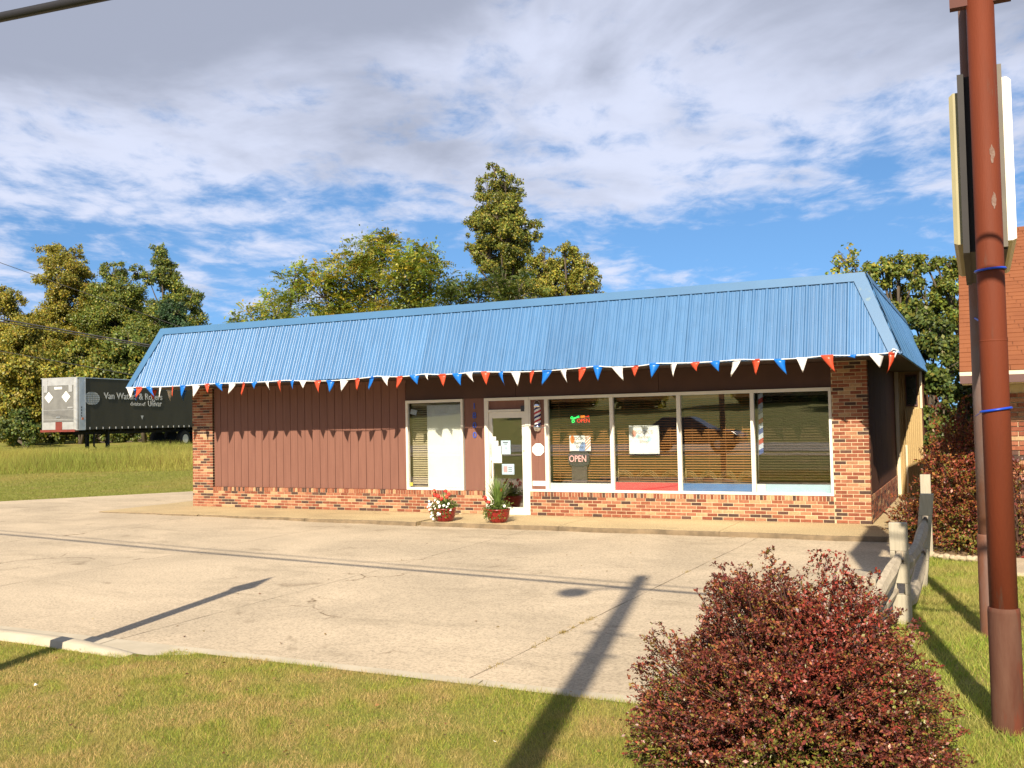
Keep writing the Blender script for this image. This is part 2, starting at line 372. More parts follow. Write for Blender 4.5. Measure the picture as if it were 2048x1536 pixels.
_g = N.new('ShaderNodeNewGeometry')
_r = ramp(N, [(.30, (.18, .195, .042)), (.52, (.22, .215, .05)), (.72, (.32, .24, .095))]); L.new(tex(N, L, _g.outputs['Position'], .9, 8, .65), _r.inputs[0])
_f = ramp(N, [(.3, (.6, .6, .6)), (.7, (1.3, 1.3, 1.3))]); L.new(tex(N, L, _g.outputs['Position'], 26, 5, .8), _f.inputs[0])
L.new(mixc(N, L, 1, _r.outputs[0], _f.outputs[0], 'MULTIPLY'), P.inputs['Base Color']); P.inputs['Roughness'].default_value = .9
P.inputs['Specular IOR Level'].default_value = .1; bump(N, L, P, tex(N, L, _g.outputs['Position'], 30, 6, .8), .8, .03)

def make_ground():
    xs = np.unique(np.concatenate([np.arange(-400, -60, 20), np.arange(-60, -34, 1.0), np.arange(-34, 8, .35), [.9, .96, 1.0], np.arange(8, 60, 2.), np.arange(60, 401, 20)]))
    ys = np.unique(np.concatenate([np.arange(-160, -40, 5.), np.arange(-40, -16, 1.), np.arange(-16, 12, .35), [-11.5, -11.58, -11.64], np.arange(12, 60, 1.5), np.arange(60, 600, 20)]))
    X, Y = np.meshgrid(xs, ys); Z = gh(X, Y)
    nx, ny = len(xs), len(ys)
    V = np.stack([X, Y, Z], -1).reshape(-1, 3)
    i = np.arange(nx*ny).reshape(ny, nx)
    Fq = np.stack([i[:-1, :-1], i[:-1, 1:], i[1:, 1:], i[1:, :-1]], -1).reshape(-1, 4)
    me = bpy.data.meshes.new('ground'); me.from_pydata(V.tolist(), [], Fq.tolist()); me.materials.append(GRASSBASE)
    me.polygons.foreach_set('use_smooth', [True]*len(me.polygons))
    tag(link('ground', me), kind='structure')
make_ground()

def lz(x): return -.09+.07*float(sstep(-8, -17, np.array(x)))
lot = tag(empty('parking_lot', (0, 0, 0)), kind='structure')
def clip_x(poly, a, b):
    for s, lim in ((1, a), (-1, b)):
        out = []
        for k in range(len(poly)):
            p, q = poly[k], poly[(k+1) % len(poly)]
            ip, iq = s*(p[0]-lim) >= 0, s*(q[0]-lim) >= 0
            if ip: out.append(p)
            if ip != iq:
                t = (lim-p[0])/(q[0]-p[0]); out.append((lim, p[1]+t*(q[1]-p[1])))
        poly = out
    return poly
LOT_A = [(-17.2, -11.55), (.95, -11.55), (.95, -1.6), (-17.2, -1.6)]
jx = [.95, -1.84, -5.9, -10.0, -14.1, -17.2]
random.seed(3)
for a, b in zip(jx[1:], jx[:-1]):
    n = 36; L_ = []
    xa = [a+.006+random.uniform(-.007, .007) for _ in range(n)]; xb = [b-.006+random.uniform(-.007, .007) for _ in range(n)]
    if a == -17.2: xa = [a]*n
    ys = [-11.30+i*(11.30-1.6)/(n-1) for i in range(n)]
    skew = lambda x, y: x+(.035*(y+7) if -2.5 < x < -1 else 0)
    poly = [(skew(xa[i], ys[i]), ys[i]+(random.uniform(-.03, .03) if i == 0 else 0)) for i in range(n)][::-1]+[(skew(xb[i], ys[i]), ys[i]) for i in range(n)]
    MB().prism(poly, -.2, lambda x, y: lz(x)).build('concrete_slab', CONC, lot)
    ne = 24; ex = [a+.008+(b-a-.016)*i/(ne-1) for i in range(ne)]
    MB().prism([(x, -11.56+random.uniform(-.03, .03)-.2*min(1, max(0, (-4.6-x)/.5))) for x in ex]+[(x, -11.318+random.uniform(-.006, .006)) for x in ex[::-1]], -.2, lambda x, y: lz(x)+(.012 if y > -11.4 else -.004)).build('edge_strip', KERB, lot)
for a, b in ((-22.3, -17.2), (-26.8, -22.3), (-31.2, -26.8)):
    MB().prism(clip_x(LOT_B, a, b-(.012 if b < -18 else 0)), -.2, -.02).build('concrete_slab', CONC, lot)
# dirt that fills the joints
JOINT = mat('joint dirt', (.10, .075, .045), (.16, .12, .065), 6, .95, .4, 50)
j = MB().box(-17.15, .9, -11.5, -1.65, -.14, -.118)
tag(j.build('joint_filler', JOINT, lot))
def weeds(name, pts, h, col, parent=None, label=None):
    n = len(pts); pts = np.array(pts)
    k = 22; C = np.repeat(pts, k, 0); C[:, :2] += RNG.normal(0, .022, (n*k, 2))
    a = RNG.uniform(0, 6.28, n*k); hh = RNG.uniform(.3, 1, n*k)*h
    tip = C+np.stack([np.cos(a)*hh*.7, np.sin(a)*hh*.7, hh], 1); sd = np.stack([-np.sin(a), np.cos(a), a*0], 1)*.004
    V = np.stack([C-sd, C+sd, tip], 1).reshape(-1, 3)
    o = link(name, np_mesh(name, V, 3, GRASSM, np.array(col)*RNG.uniform(.7, 1.3, (n*k, 1))), parent)
    return tag(o, label, kind='stuff')
wp = [(-1.84+.035*(y+7), y, -.10) for y in list(RNG.uniform(-9.8, -8.6, 14))+list(RNG.uniform(-11.3, -9, 8))+[-5.6, -5.5, -4.3]]
weeds('joint_weeds', wp, .035, (.30, .22, .07))

# sidewalk with a worn exposed-aggregate edge
walk = tag(empty('sidewalk', (0, 0, 0)), kind='structure')
def walk_slab(x0, x1):
    n = max(4, int((x1-x0)/.16)); xs = np.linspace(x0, x1, n)
    fr = [(x, -1.74+.03*math.sin(x*3.1)+random.uniform(-.022, .022)) for x in xs]
    m = MB(); poly_top = [(x, y+.03) for x, y in fr]
    m.prism([(x0, 0.0)]+poly_top+[(x1, 0.0)], -.2, 0.0)
    for p, q in zip(fr[:-1], fr[1:]):
        m.hexa([(p[0], p[1], -.2), (q[0], q[1], -.2), (q[0], q[1]+.032, -.2), (p[0], p[1]+.032, -.2),
                (p[0], p[1]-.004, -.018), (q[0], q[1]-.004, -.018), (q[0], q[1]+.032, -.003), (p[0], p[1]+.032, -.003)], 1)
    return m.build('sidewalk_slab', [WALK, CURB], walk)
for a, b in ((-17.2, -14.1), (-14.09, -11.1), (-11.09, -8.35), (-8.25, -5.3), (-5.29, -2.3), (-2.29, .68)): walk_slab(a, b)
MB().box(-17.2, -15.93, .004, 8, -.2, -.004).build('sidewalk_slab', WALK, walk)
MB().box(.012, .72, .01, 6.15, -.2, -.004).build('sidewalk_slab', WALK, walk)

# rolled kerb piece at the lawn's edge, and a thin worn lip along the lot
def kerb():
    m = MB(); n = 26
    for i in range(n):
        pass
    pts = [(-9.6+i*(4.75/n), ) for i in range(n+1)]
    prof = []
    for (x,) in pts:
        t = min(1, (-4.85-x)/1.3); hgt = .01+.10*math.sin(max(0, t)*math.pi/2)
        y0 = -11.70+.05*math.sin((x+9.6)*.7)-.04*(1-t); prof.append((x, y0, hgt))
    sec = lambda x, y, h: [(x, y, -.2), (x, y+.012, -.09), (x, y-.03, -.09+h*.72), (x, y-.085, -.09+h), (x, y-.24, -.09+h), (x, y-.27, -.2)]
    vs = [p for a in prof for p in sec(*a)]; k = 6
    fs = [(i*k+j, i*k+j+1, (i+1)*k+j+1, (i+1)*k+j) for i in range(n) for j in range(k-1)]
    m.add(vs, fs, 0, True); m.add(sec(*prof[-1]), [tuple(range(k))]); m.add(sec(*prof[0]), [tuple(range(k))[::-1]])
    o = m.build('concrete_kerb', KERB); tag(o, kind='structure')
kerb()
ROADM = mat('asphalt', (.27, .25, .22), (.22, .205, .18), .8, .9, .3, 50)
MB().box(-200, 200, -36, -24, .2, .40).build('road', ROADM); tag(bpy.data.objects['road'], kind='structure')
YEL = mat('road paint', (.62, .45, .05), (.5, .37, .05), 5, .7)
pm = MB()
for y in (-30.1, -29.9): pm.box(-200, 200, y-.05, y+.05, .39, .404)
o = pm.build('road_markings', YEL, bpy.data.objects['road'])
MB().box(-200, 200, -21.6, -19.9, .2, .40).build('roadside_pavement', CONC); tag(bpy.data.objects['roadside_pavement'], kind='structure')
MB().box(1.95, 9, -4.9, -3.30, -.2, .0).build('house_walkway', CONC); tag(bpy.data.objects['house_walkway'], kind='structure')

# ================================================================== the barber shop
XL, XR = -15.913, 0.0
EZ, EY = 2.9325, -1.416           # eave height and front line
EXL, EXR, EYB = -16.61, .66, 9.54
RT, RZ = .5557, 4.343             # how far the mansard leans back, its top
shop = empty('barber_shop', (-8, 0, 0), 0, 'long low brick barber shop with brown siding and blue metal mansard roof', 'building')
shop_inv = Matrix.Translation((8, 0, 0))
def P_(o): o.parent = shop; o.matrix_parent_inverse = shop_inv; return o
# every part keeps world coordinates: shop sits unrotated, so a plain offset undoes its own location
def sb(m, name, mats): return P_(m.build(name, mats))
def slink(name, me, loc=(0, 0, 0), rot=(0, 0, 0), scale=(1, 1, 1)): return P_(link(name, me, None, loc, rot, scale))
def child(m, name, mats, parent):
    o = m.build(name, mats); o.parent = parent; return o

SH = .486; WT = 2.44; SOF = 2.915
# walls: mortared cores behind the bricks, backing for siding; the room behind the glass is hollow
c = MB(); t = .30
c.box(-15.26, -7.70, .006, t, -.1, SH-.01); c.box(-6.66, -.62, .006, t, -.1, SH-.01)     # knee walls
c.box(XL+.006, -15.262, .0065, t, -.1, SOF); c.box(-.618, -.006, .0065, .2, -.1, SOF)        # piers
c.box(-.3, -.007, .2, 6.2, -.1, SH-.01)                                                 # right side knee wall
c.box(XL+.02, -15.6, .3, 9, -.1, SOF)
sb(c, 'wall_core', MORTAR)
w = MB()
w.box(-15.26, -9.68, .075, .28, SH, SOF); w.box(-9.68, -.62, .075, .28, WT+.012, SOF)
w.box(-8.21, -7.70, .075, .28, SH, WT); w.box(-.28, -.045, .2, 6.2, SH-.01, SOF)
sb(w, 'wall', SIDING)
b = MB()
b.box(-15.6, -.3, 8.8, 9.0, 0, SOF); b.box(-15.6, -.3, .31, 8.8, -.02, .01); b.box(-15.6, -.3, .06, 8.8, SOF-.06, SOF-.005)
b.box(-9.75, -9.70, .3, 8.8, .01, SOF-.06)
sb(b, 'interior_shell', INNER)
r = MB(); r.box(-15.7, -.1, .1, 8.95, SOF+.03, 3.4); r.box(EXL+RT+.02, EXR-RT-.02, EY+RT+.02, EYB-RT-.02, 4.15, 4.2); sb(r, 'flat_roof', DARK)

# ---- bricks: the 300 that show largest are parts, the rest is one piece of stuff
BL, BH, PITCH, CRS = .192, .0545, .2025, .066
bk = []     # (centre, kind, sx)
def run(x0, x1, z0, n, skip=0):
    for k in range(n):
        z = z0+k*CRS+BH/2+.004; x = x1+(0 if (k+skip) % 2 == 0 else PITCH/2)
        while x > x0+.02:
            a, e = max(x0, x-PITCH+.0105), min(x1, x)
            if e-a > .03: bk.append(((a+e)/2, z, (e-a)/BL, 's'))
            x -= PITCH
def rowlock(x0, x1):
    n = round((x1-x0)/.0665); p = (x1-x0)/n
    for i in range(n): bk.append((x0+(i+.5)*p, SH-.0455, 1, 'r'))
NPI = 44
run(-.62, 0, 0, NPI); run(XL, -15.262, 0, NPI); run(-15.255, -7.70, 0, 6); run(-6.66, -.63, 0, 6, 0)
rowlock(-15.255, -7.70); rowlock(-6.66, -.63)
def box_mesh(name, sx, sy, sz, m, bev=.003):
    bm = bmesh.new(); bmesh.ops.create_cube(bm, size=1); bmesh.ops.scale(bm, vec=(sx, sy, sz), verts=bm.verts)
    if bev: bmesh.ops.bevel(bm, geom=[e for e in bm.edges if all(v.co.y < 0 for v in e.verts)], offset=bev, segments=1, affect='EDGES')
    me = bpy.data.meshes.new(name); bm.to_mesh(me); bm.free(); me.materials.append(m); return me
stretcher = box_mesh('brick', BL, .095, BH, BRICK); rowl = box_mesh('brick', .055, .11, .091, BRICK)
order = sorted(bk, key=lambda q: (q[0]-1.8)**2-(4 if q[3] == 's' else 0))
parts, rest = order[:300], order[300:]
for x, z, sx, k in parts:
    dy = random.uniform(-.002, .002)
    if k == 's': slink('brick', stretcher, (x, .0475+dy, z), (0, 0, random.uniform(-.006, .006)), (sx, 1, 1))
    else: slink('brick', rowl, (x, .052+dy, z))
m = MB()
for x, z, sx, k in rest:
    dy = random.uniform(-.002, .002); hx = BL*sx/2 if k == 's' else .0275; hz = BH/2 if k == 's' else .0455; y0 = (0 if k == 's' else -.003)+dy
    m.box(x-hx, x+hx, y0, .09, z-hz, z+hz)
# side faces: pier returns, right knee wall with rowlock sill
for k in range(NPI):
    z = k*CRS+.004
    m.box(-.093+random.uniform(-.002, .002), .0005, .105, .198, z, z+BH)
for k in range(6):
    y = .2+(0 if k % 2 else PITCH/2)
    z = k*CRS+.004
    while y < 6.15:
        m.box(-.09, random.uniform(-.003, .002), max(y+.01, .208), min(6.18, y+PITCH), z, z+BH); y += PITCH
for i in range(89): m.box(-.09, .002, .209+i*.067, .209+i*.067+.056, SH-.091, SH)
tag(sb(m, 'brick_courses', BRICKS), kind='stuff')

# ---- siding boards
nb = 26; bw = (15.255-9.685)/nb
bm_ = MB().box(-(bw-.011)/2, (bw-.011)/2, 0, .03, 0, SOF-SH-.006).mesh('siding_board', SIDING)
for i in range(nb): slink('siding_board', bm_, (-15.255+bw*(i+.5), .052+(.002 if i % 2 else 0), SH+.004))
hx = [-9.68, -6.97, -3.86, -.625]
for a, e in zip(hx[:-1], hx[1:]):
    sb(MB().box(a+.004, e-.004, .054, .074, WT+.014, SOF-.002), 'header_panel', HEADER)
sb(MB().box(-8.205, -7.705, .054, .074, SH+.003, WT+.012), 'wall_panel', SIDING)
sd = (6.2-.21)/5
for i in range(5): sb(MB().box(-.045, -.022, .21+i*sd+.004, .21+(i+1)*sd-.004, SH+.003, SOF-.002), 'side_panel', SIDESHADE)

# ---- soffit (one slab ring), fascia
s = MB(); z0, z1 = SOF+.002, EZ-.002
s.box(EXL+.02, EXR-.02, EY+.02, .3, z0, z1+.01); s.box(EXL+.02, -15.7, .301, EYB-.02, z0, z1+.01)
s.box(-.1, EXR-.02, .301, EYB-.02, z0, z1+.01); s.box(-15.699, -.101, 8.95, EYB-.02, z0, z1+.01)
sb(s, 'soffit', SOFFIT)

# ---- mansard: ribbed steel panels, each one a part
def mansard(face):
    """a face's frame: origin, along, inward-up slope, outward normal, length"""
    Ls = math.hypot(RT, RZ-EZ)
    if face == 'front': o, u, inn, ln = Vector((EXL, EY, EZ)), Vector((1, 0, 0)), Vector((0, 1, 0)), EXR-EXL
    if face == 'right': o, u, inn, ln = Vector((EXR, EY, EZ)), Vector((0, 1, 0)), Vector((-1, 0, 0)), EYB-EY
    if face == 'back': o, u, inn, ln = Vector((EXR, EYB, EZ)), Vector((-1, 0, 0)), Vector((0, -1, 0)), EXR-EXL
    if face == 'left': o, u, inn, ln = Vector((EXL, EYB, EZ)), Vector((0, -1, 0)), Vector((1, 0, 0)), EYB-EY
    sl = (inn*RT+Vector((0, 0, RZ-EZ)))/Ls; n = u.cross(sl).normalized()
    return o, u, sl, n, ln, Ls
RIB = .2286
def profile(a, e):
    pts = []; k0 = math.floor(a/RIB)-1
    k = k0
    while k*RIB < e+RIB:
        b0 = k*RIB
        pts += [(b0-.034, .0), (b0-.020, .016), (b0-.009, .022), (b0+.009, .022), (b0+.020, .016), (b0+.034, 0)]
        for q in (RIB/3, 2*RIB/3): pts += [(b0+q-.020, 0), (b0+q-.006, .008), (b0+q+.006, .008), (b0+q+.020, 0)]
        k += 1
    return [p for p in pts if a-1e-6 <= p[0] <= e+1e-6]
def roof_face(face, pw=.9144):
    o, u, sl, n, ln, Ls = mansard(face)
    k = 0
    while k*pw < ln-.01:
        a, e = max(.002, k*pw-.011), min(ln-.002, (k+1)*pw-.011-.0015)
        pr = profile(a, e); pr = [(a, 0)]+[p for p in pr if a < p[0] < e]+[(e, 0)]
        for kx in (RT, ln-RT):
            if a < kx < e: pr.append((kx, 0))
        pr.sort()
        vs = []
        jig = random.uniform(0, .002)
        for (x, h) in pr:
            top = max(.004, Ls*min(1, x/RT, (ln-x)/RT))
            for v in (-.012, top): vs.append(o+u*x+sl*v+n*(h+.004+jig))
        f = [(2*i, 2*i+2, 2*i+3, 2*i+1) for i in range(len(pr)-1)]
        m = MB().add(vs, f); ob = sb(m, 'roof_panel', BLUE)
        sd_ = ob.modifiers.new('gauge', 'SOLIDIFY'); sd_.thickness = .003; sd_.offset = -1
        k += 1
    return o, u, sl, n, ln, Ls
for fc in ('front', 'right', 'left', 'back'): roof_face(fc)
def flashing(face):
    o, u, sl, n, ln, Ls = mansard(face)
    b0 = Ls-.155
    q = [o+u*(RT-.045)+sl*b0, o+u*(ln-RT+.045)+sl*b0, o+u*(ln-RT)+sl*(Ls+.012), o+u*RT+sl*(Ls+.012)]
    sb(MB().slab([p+n*.032 for p in q], n, .005), 'ridge_flashing', BLUETRIM)
    # eave drip edge
    q = [o+sl*-.02-n*.02, o+u*ln+sl*-.02-n*.02, o+u*ln+sl*.02-n*.02, o+sl*.02-n*.02]
    sb(MB().slab(q, n, .018), 'drip_edge', BLUETRIM)
    # hip covers: one strip beside each hip
    wdt = .17
    for side in (0, 1):
        x0 = 0 if side == 0 else ln; sg = 1 if side == 0 else -1
        q = [o+u*(x0+.0*sg)+sl*-.014, o+u*(x0+wdt*sg)+sl*-.014, o+u*(x0+(RT+wdt)*sg)+sl*(Ls-.15), o+u*(x0+RT*sg)+sl*(Ls-.006)]
        if side == 0: pass
        else: q = [q[1], q[0], q[3], q[2]]
        sb(MB().slab([p+n*.0345 for p in q], n, .004), 'hip_cover', BLUETRIM)
for fc in ('front', 'right', 'left'): flashing(fc)
o_, u__, sl__, n__, ln_, Ls_ = mansard('front')
m = MB()
for v in (.12, .62, 1.12):
    x = RIB*.5
    while x < ln_:
        if Ls_*min(1, (x-.2)/RT, (ln_-x-.2)/RT) > v:
            p = o_+u__*(x-.012*0)+sl__*v+n__*.004
            m.add([p-u__*.006, p+sl__*.006, p+u__*.006, p-sl__*.006, p+n__*.007], [(0, 3, 4), (3, 2, 4), (2, 1, 4), (1, 0, 4)])
        x += RIB
tag(sb(m, 'roof_screws', STEEL), kind='stuff')

# ---- windows
def pane(x0, x1, z0, z1, parent, y=.05, mt=None):
    return child(MB().box(x0, x1, y, y+.006, z0, z1), 'pane', mt or GLASS, parent)
fy0, fy1 = .008, .10
# single window beside the siding
f = MB(); x0, x1 = -9.665, -8.225
f.box(x0, x1, fy0, fy1, SH+.002, SH+.055); f.box(x0, x1, fy0, fy1, WT-.05, WT+.01)
f.box(x0, x0+.05, fy0, fy1, SH+.055, WT-.05); f.box(x1-.05, x1, fy0, fy1, SH+.055, WT-.05)
wA = sb(f, 'window', ALU); pane(x0+.048, x1-.048, SH+.053, WT-.048, wA)
# shop front: four panes and the narrow sign bay share one frame
f = MB(); mull = [(-6.30, -6.225), (-4.875, -4.805), (-3.50, -3.425), (-2.085, -2.015), (-.675, -.625)]
f.box(-6.655, -.625, fy0, fy1, SH+.002, SH+.05); f.box(-6.655, -.625, fy0, fy1, WT-.052, WT+.01)
for a, e in mull: f.box(a, e, fy0-.004, fy1, SH+.05, WT-.052)
f.box(-6.655, -6.62, fy0-.002, fy1, SH+.05, WT-.052)
sf = sb(f, 'shop_window', ALU)
bays = [(mull[i][1], mull[i+1][0]) for i in range(4)]
for a, e in bays: pane(a-.002, e+.002, SH+.048, WT-.05, sf)
for a, e in ((-6.62, -6.463), (-6.46, -6.30)):
    child(MB().box(a, e, .035, .05, SH+.05, WT-.052), 'bay_panel', SIDING, sf)
# ---- door
d = MB(); d.box(-7.695, -7.60, .0, .11, .004, WT+.01); d.box(-6.745, -6.657, .0, .11, .004, WT+.01)
d.box(-7.60, -6.745, .0, .11, WT-.052, WT+.01); d.box(-7.60, -6.745, .0, .11, 2.155, 2.20); d.box(-7.60, -6.745, .0, .14, -.01, .018)
df = sb(d, 'door_frame', ALU)
child(MB().box(-7.60, -6.745, .045, .06, 2.20, WT-.052), 'transom_panel', SIDING, df)
child(MB().box(-6.83, -6.75, -.006, .0, 2.15, 2.27), 'closer_plate', DARK, df)
d = MB(); a, e = -7.595, -6.75
d.box(a, e, .02, .065, .022, .15); d.box(a, e, .02, .065, 2.02, 2.15); d.box(a, a+.075, .02, .065, .15, 2.02); d.box(e-.075, e, .02, .065, .15, 2.02)
dr = sb(d, 'door', ALU); pane(a+.073, e-.073, .148, 2.022, dr, .035, DGLASS)
h = MB(); h.tube([(a+.045, .018, 1.13), (a+.045, -.045, 1.13), (a+.045, -.045, .80), (a+.045, .018, .80)], .013, 8); child(h, 'handle', ALU, dr)
child(MB().tube([(e-.037, .02, 1.33), (e-.037, .008, 1.33)], .017, 10), 'lock', STEEL, dr)
child(MB().box(a+.02, a+.05, .016, .0195, 1.2, 1.5), 'lettered_strip', mat('worn door strip', (.5, .48, .42), (.2, .2, .2), 30, .6), dr)
# ---- house number, one plate per digit
NUM = mat('blue numerals', (.03, .10, .50), (.02, .08, .42), 8, .4)
for ch, z in zip('1800', (2.285, 2.085, 1.875, 1.665)): slink('house_numeral', text_mesh(ch, .185, NUM, .006, sx=1.05), (-7.955, .045, z), FACE)
# ---- cream rear addition beside the side wall
a = MB(); AX = .57; AY = 6.2
a.box(-.2, AX-.006, AY+.006, 9.5, -.1, SOF)
ad = sb(a, 'rear_addition', CREAM)
q = MB(); x = .03
while x < AX-.03:
    if x < .20: q.add([(x, AY+.004, 0), (x+.012, AY-.012, 0), (x+.026, AY-.012, 0), (x+.038, AY+.004, 0), (x, AY+.004, SOF), (x+.012, AY-.012, SOF), (x+.026, AY-.012, SOF), (x+.038, AY+.004, SOF)], [(0, 1, 5, 4), (1, 2, 6, 5), (2, 3, 7, 6)])
    else: q.add([(x, AY+.004-.05, 0), (x+.012, AY-.062, 0), (x+.026, AY-.062, 0), (x+.038, AY-.046, 0), (x, AY-.046, 2.04), (x+.012, AY-.062, 2.04), (x+.026, AY-.062, 2.04), (x+.038, AY-.046, 2.04)], [(0, 1, 5, 4), (1, 2, 6, 5), (2, 3, 7, 6)])
    x += .043
child(q, 'ribbed_cladding', CREAM, ad)
child(MB().box(.20, AX, AY-.045, AY+.003, 0, 2.04), 'lower_panel', CREAM, ad)
child(MB().box(.0, .075, AY-.06, AY-.002, 0, SOF), 'corner_trim', CREAMW, ad)
child(MB().box(.195, .235, AY-.075, AY-.05, .0, 1.2), 'downpipe', CREAMW, ad)
child(MB().box(AX-.03, AX+.02, AY-.06, AY-.002, 2.05, SOF), 'corner_board', CREAMW, ad)
wf = child(MB().box(.23, .49, AY-.03, AY-.002, 2.10, 2.84), 'window', BROWNTRIM, ad)
child(MB().box(.255, .465, AY-.036, AY-.0305, 2.14, 2.80), 'pane', mat('dark pane', (.01, .012, .015), None, 3, .15), wf)
MBx = MB(); y = AY+.05
while y < 9.45:
    MBx.add([(AX-.004, y, 0), (AX+.012, y+.012, 0), (AX+.012, y+.026, 0), (AX-.004, y+.038, 0), (AX-.004, y, SOF), (AX+.012, y+.012, SOF), (AX+.012, y+.026, SOF), (AX-.004, y+.038, SOF)], [(0, 1, 5, 4), (1, 2, 6, 5), (2, 3, 7, 6)]); y += .09
child(MBx, 'side_cladding', SIDESHADE, ad)  # dark brown puts this wall's shade into its colour
# ================================================================== bunting on the eave
FLAGS = [(-16.45,"W"),(-16.16,"R"),(-15.83,"B"),(-15.48,"W"),(-15.10,"R"),(-14.78,"B"),(-14.37,"W"),(-14.05,"R"),(-13.68,"B"),(-13.30,"W"),(-12.98,"R"),(-12.66,"B"),(-12.30,"W"),(-11.97,"R"),(-11.61,"B"),(-11.32,"W"),(-10.93,"R"),(-10.60,"B"),(-10.24,"W"),(-9.92,"R"),(-9.56,"B"),(-9.20,"W"),(-8.87,"R"),(-8.51,"B"),(-8.23,"W"),(-7.87,"R"),(-7.52,"B"),(-7.25,"W"),(-6.88,"R"),(-6.55,"B"),(-6.23,"W"),(-5.89,"R"),(-5.57,"B"),(-5.23,"W"),(-4.86,"R"),(-4.54,"B"),(-4.16,"W"),(-3.83,"R"),(-3.45,"B"),(-3.10,"W"),(-2.71,"R"),(-2.36,"B"),(-1.98,"W"),(-1.65,"R"),(-1.25,"B"),(-0.88,"W"),(-0.47,"R"),(-0.09,"B"),(0.30,"W"),(0.54,"R")]
def film(name, c):
    m, N, L, P = new_mat(name); P.inputs['Base Color'].default_value = rgba(c); P.inputs['Roughness'].default_value = .35
    t = N.new('ShaderNodeBsdfTranslucent'); t.inputs[0].default_value = rgba(c); mx = N.new('ShaderNodeMixShader'); mx.inputs[0].default_value = .12
    L.new(P.outputs[0], mx.inputs[1]); L.new(t.outputs[0], mx.inputs[2]); L.new(mx.outputs[0], N['Material Output'].inputs[0]); return m
FM = {'W': film('white film', (.82, .80, .78)), 'R': film('orange red film', (.62, .075, .03)), 'B': film('bright blue film', (.008, .16, .60))}
bunt = empty('pennant_bunting', (-8, -1.45, 2.93), 0, 'string of red, white and blue plastic pennants hung along the blue roof edge', 'bunting')
binv = Matrix.Translation((8, 1.45, -2.93))
def rope_z(x):
    ks = [-16.62, -13.7, -11.75, -9.4, -8.3, -7.1, -4.55, -3.45, -1.9, -.45, .58]; sag = [.02, .015, .055, .035, .03, .05, .045, .02, .03, .02]
    for i in range(len(ks)-1):
        if ks[i] <= x <= ks[i+1]:
            t = (x-ks[i])/(ks[i+1]-ks[i]); return 2.945-4*sag[i]*t*(1-t)
    return 2.945
random.seed(11)
rope = [(-16.63, .5, 2.93), (-16.64, -.5, 2.92), (-16.63, -1.43, 2.945)]+[(x, -1.452, rope_z(x)) for x in np.arange(-16.5, .56, .12)]+[(.58, -1.46, 2.955)]
ro = MB().tube(rope, .008, 5).build('rope', PAPER); ro.parent = bunt; ro.matrix_parent_inverse = binv
# the knotted end
kn = MB().tube([(.52, -1.46, 2.95), (.56, -1.48, 3.0), (.63, -1.44, 2.97), (.60, -1.47, 2.93), (.58, -1.48, 2.86)], .012, 5).build('knot', FM['W']); kn.parent = bunt; kn.matrix_parent_inverse = binv
def pennant(c, x, y, z, yaw, w, h, tw, fold=0, slant=0):
    n = 5; vs = []; fs = []
    for i in range(n+1):
        t = i/n
        if i == n: vs.append((slant+tw*.3, -.05*tw, -h)); break
        hw = w/2*(1-t)
        for sgn in (-1, 0, 1):
            bend = .022*math.sin(t*2.2+tw*3)*(1-abs(sgn)*.4)+tw*.05*sgn*t
            vs.append((sgn*hw+slant*t+tw*.3*t*t, -bend, -h*t))
    for i in range(n-1):
        a = i*3; fs += [(a, a+1, a+4, a+3), (a+1, a+2, a+5, a+4)]
    a = (n-1)*3; fs += [(a, a+1, n*3), (a+1, a+2, n*3)]
    m = MB().add(vs, fs, 0, True)
    m.add([(-w/2, -.008, .014), (w/2, -.008, .014), (w/2, -.009, -.012), (-w/2, -.009, -.012)], [(0, 1, 2, 3)])
    o = m.build('pennant', FM[c]); o.location = (x, y, z); o.rotation_euler = (0, 0, yaw)
    s_ = o.modifiers.new('film', 'SOLIDIFY'); s_.thickness = .0012
    o.parent = bunt; o.matrix_parent_inverse = binv; return o
short = {5: .19, 12-1: .16, 14: .22, 24-0: .0, 27: .17, 47: .035}
for i, (x, c) in enumerate(FLAGS):
    h = .268*random.uniform(.9, 1.08)
    if i in (11, 14): h = .2
    if i in (21, 24-1+1, 27): h = .2
    if i in (36+5, 40): h = .24
    if i == 47: h = .05
    w = .19 if i < 48 else .24
    q = random.random()
    if q < .22: h *= random.uniform(.62, .85)
    if i == 49: w = .12; h = .33
    pennant(c, x, -1.455, rope_z(x)-.004, random.uniform(-.65, .5), w*random.uniform(.9, 1.06), h, random.uniform(-.35, .35), 0, random.uniform(-.07, .07))
for c, y in (('B', -1.05), ('R', -.55), ('W', .0), ('B', .45)):
    pennant(c, -16.645, y, 2.915, -math.pi/2+random.uniform(-.5, .1), .22, .28, random.uniform(-.1, .1), 0, .03)

